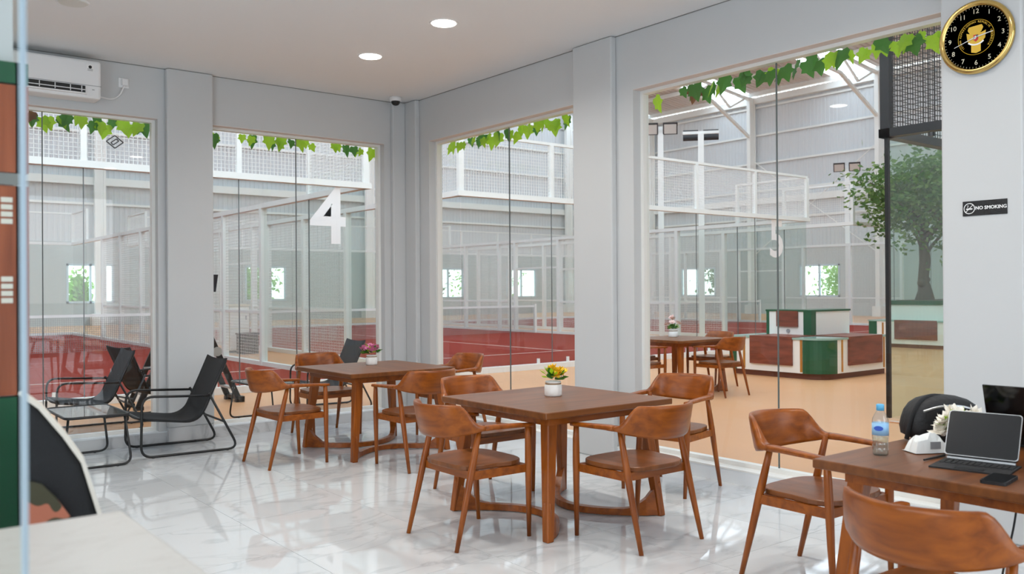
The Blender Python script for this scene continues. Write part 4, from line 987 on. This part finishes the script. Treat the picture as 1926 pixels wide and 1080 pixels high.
MB().extr([sv*x+Vector((0, 0, z))-nv*.076 for x, z in ed], nv*.05).build('edge_trim', 'cream_trim', t)
cp = [(-.026, .02), (.075, .02), (.07, .18), (.06, .225), (.035, .265), (.01, .295), (-.026, .31)]
MB().extr([sv*x+Vector((0, 0, z))-nv*.082 for x, z in cp], nv*.012).build('camouflage_patch', 'camo', t)

# ================================================================ ladder and person outside the left glass
LX, LY = 4.22, 11.22
t = thing('folding_ladder', 'black folding ladder standing outside beside the grey pillar', 'ladder', (LX, LY, 0))
ax, az = -.62, 1.45
for sy in (-1, 1):
    MB().bar((0, sy*.19, .02), (ax, sy*.15, az), .07, .03, (0, 1, 0)).build('rail', 'black_metal', t)
    MB().bar((2*ax, sy*.19, .02), (ax, sy*.15, az), .07, .03, (0, 1, 0)).build('rail', 'black_metal', t)
    for x_ in (.0, 2*ax): MB().box(x_-.05, x_+.06, sy*.19-.03, sy*.19+.03, 0, .045).build('foot', 'black_metal', t)
    for k_, (u_, z_) in enumerate(((.45, .66), (1, az))):
        MB().lathe([(.06, -.025), (.06, .025)], 14).build('hinge', 'ladder_alu', t, loc=(ax*u_, sy*(.19-.04*u_), z_)).rotation_euler = (PI/2, 0, 0)
    for u_ in (.13, .33, .58, .78): MB().lathe([(.016, -.02), (.016, .02)], 8).build('rivet', 'ladder_alu', t, loc=(ax*u_, sy*(.19-.04*u_+.01), az*u_)).rotation_euler = (PI/2, 0, 0)
MB().box(-.03, .05, -.25, .25, .03, .075).build('spreader_bar', 'black_metal', t)
for base in (0, 2*ax):
    for u_ in (.13, .33, .52, .72, .9):
        x_ = base+(ax-base)*u_; MB().box(x_-.04, x_+.04, -.19+.04*u_, .19-.04*u_, az*u_-.012, az*u_+.012).build('rung', 'ladder_alu', t)
# person on the ladder: one continuous skinned body, clothes as children; stands on the third rung facing the ladder (-x)
PX, PZ = LX+ax*.52-.085, az*.52+.012
t = thing('person', 'person in red cap and dark clothes on the ladder, mostly hidden by the pillar', 'person', (PX, LY, PZ), R(90))
def skinned(name, vs, es, rs, m_, par, root=0):
    me = bpy.data.meshes.new(name); me.from_pydata(vs, es, []); me.materials.append(MT[m_]); o = bpy.data.objects.new(name, me); C.objects.link(o); o.parent = par
    sk = o.modifiers.new('skin', 'SKIN'); sk.use_smooth_shade = True
    for i, sv_ in enumerate(me.skin_vertices[0].data): sv_.radius = (rs[i][0], rs[i][1]) if isinstance(rs[i], tuple) else (rs[i], rs[i]); sv_.use_root = i == root
    su = o.modifiers.new('sub', 'SUBSURF'); su.levels = 2; su.render_levels = 2; return o
S_ = .90
V = {'pel': (0, 0, .90), 'bel': (0, .02, 1.05), 'che': (0, .0, 1.28), 'nek': (0, .02, 1.46), 'nk2': (0, .03, 1.52), 'hd': (0, .05, 1.62), 'hd2': (0, .05, 1.70)}
for s, sg in (('l', -1), ('r', 1)):
    V.update({s+'hip': (sg*.10, 0, .86), s+'kn': (sg*.12, .07, .48), s+'an': (sg*.12, -.01, .09), s+'heel': (sg*.12, -.03, .035), s+'toe': (sg*.13, .17, .03), s+'sh': (sg*.19, 0, 1.40), s+'el': (sg*.25, .10, 1.16), s+'wr': (sg*.18, .32, 1.24), s+'pa': (sg*.17, .39, 1.26)})
    for q in range(4): V[s+'f%da' % q] = (sg*.17+(q-1.5)*.02, .44, 1.275); V[s+'f%db' % q] = (sg*.17+(q-1.5)*.02, .47-.006*abs(q-1), 1.255); V[s+'f%dc' % q] = (sg*.17+(q-1.5)*.02, .465-.006*abs(q-1), 1.23)
    V[s+'tha'] = (sg*.17-sg*.045, .385, 1.25); V[s+'thb'] = (sg*.17-sg*.055, .42, 1.235)
kk = list(V); E_ = [('pel', 'bel'), ('bel', 'che'), ('che', 'nek'), ('nek', 'nk2'), ('nk2', 'hd'), ('hd', 'hd2')]
for s in 'lr':
    E_ += [('pel', s+'hip'), (s+'hip', s+'kn'), (s+'kn', s+'an'), (s+'an', s+'heel'), (s+'heel', s+'toe'), ('che', s+'sh'), (s+'sh', s+'el'), (s+'el', s+'wr'), (s+'wr', s+'pa'), (s+'pa', s+'tha'), (s+'tha', s+'thb')]
    for q in range(4): E_ += [(s+'pa', s+'f%da' % q), (s+'f%da' % q, s+'f%db' % q), (s+'f%db' % q, s+'f%dc' % q)]
rad = {'pel': (.15, .11), 'bel': (.14, .10), 'che': (.16, .11), 'nek': .06, 'nk2': .055, 'hd': (.075, .09), 'hd2': (.07, .085), 'hip': .085, 'kn': .058, 'an': .04, 'heel': .04, 'toe': .03, 'sh': .06, 'el': .042, 'wr': .028, 'pa': (.035, .018), 'tha': .011, 'thb': .009}
gr = lambda n: rad.get(n) or rad.get(n[1:]) or .009
body = skinned('body', [tuple(c*S_ for c in V[n]) for n in kk], [(kk.index(a), kk.index(b)) for a, b in E_], [tuple(x*S_ for x in gr(n)) if isinstance(gr(n), tuple) else gr(n)*S_ for n in kk], 'skin', t)
def shell(nm, names, edges, grow, m_):
    ks = list(names); vs = [tuple(c*S_ for c in names[n][0]) for n in ks]; rs = [tuple(x*S_+grow for x in names[n][1]) if isinstance(names[n][1], tuple) else names[n][1]*S_+grow for n in ks]
    return skinned(nm, vs, [(ks.index(a), ks.index(b)) for a, b in edges], rs, m_, t)
mid = lambda a, b, u: tuple(V[a][i]*(1-u)+V[b][i]*u for i in range(3))
sh = {'pel': (V['pel'], (.155, .115)), 'bel': (V['bel'], (.145, .105)), 'che': (V['che'], (.165, .115)), 'nek': (mid('che', 'nek', .7), .075)}
ed_ = [('pel', 'bel'), ('bel', 'che'), ('che', 'nek')]
for s in 'lr':
    sh[s+'sh'] = (V[s+'sh'], .068); sh[s+'el'] = (V[s+'el'], .055); sh[s+'c'] = (mid(s+'el', s+'wr', .75), .042); ed_ += [('che', s+'sh'), (s+'sh', s+'el'), (s+'el', s+'c')]
shell('shirt', sh, ed_, .012, 'cloth_dark')
so_ = {'pel': (V['pel'], (.155, .118))}; ed_ = []
for s in 'lr': so_[s+'hip'] = (V[s+'hip'], .095); so_[s+'k'] = (mid(s+'hip', s+'kn', .8), .08); ed_ += [('pel', s+'hip'), (s+'hip', s+'k')]
shell('shorts', so_, ed_, .012, 'cloth_dark')
hz = 1.66*S_; hy = .05*S_
for sg in (-1, 1):
    MB().ball((sg*.03, hy+.083, hz), .010, 8, 6).build('eye', 'white_ink', body); MB().ball((sg*.03, hy+.091, hz), .005, 6, 5).build('pupil', 'black_metal', body)
    MB().ball((sg*.072, hy, hz-.01), .028, 8, 6, (.4, .7, 1)).build('ear', 'skin', body)
MB().ball((0, hy+.088, hz-.03), .016, 8, 6, (.8, 1, 1.4)).build('nose', 'skin', body); MB().ball((0, hy+.078, hz-.065), .022, 8, 5, (1, .4, .3)).build('mouth', 'cap_red', body)
MB().ball((0, hy-.012, hz+.02), .086, 14, 9, (.95, 1.05, 1)).build('hair', 'hair', t, True)
cap = MB().lathe([(.094, .03), (.095, .06), (.08, .095), (.045, .115), (.005, .12)], 18, (0, hy, hz)).build('cap', 'cap_red', t, True)
MB().prism(arc(0, .05, .08, 20, 160, 10)+[(-.06, .04), (.06, .04)], .03, .038).build('cap_brim', 'black_fabric', cap, loc=(0, hy+.02, hz))
for sg in (-1, 1): MB().ball((sg*.13*S_, .06*S_, .042), .05, 10, 6, (.85, 2.3, .8)).build('shoe', 'black_soft', t, True)
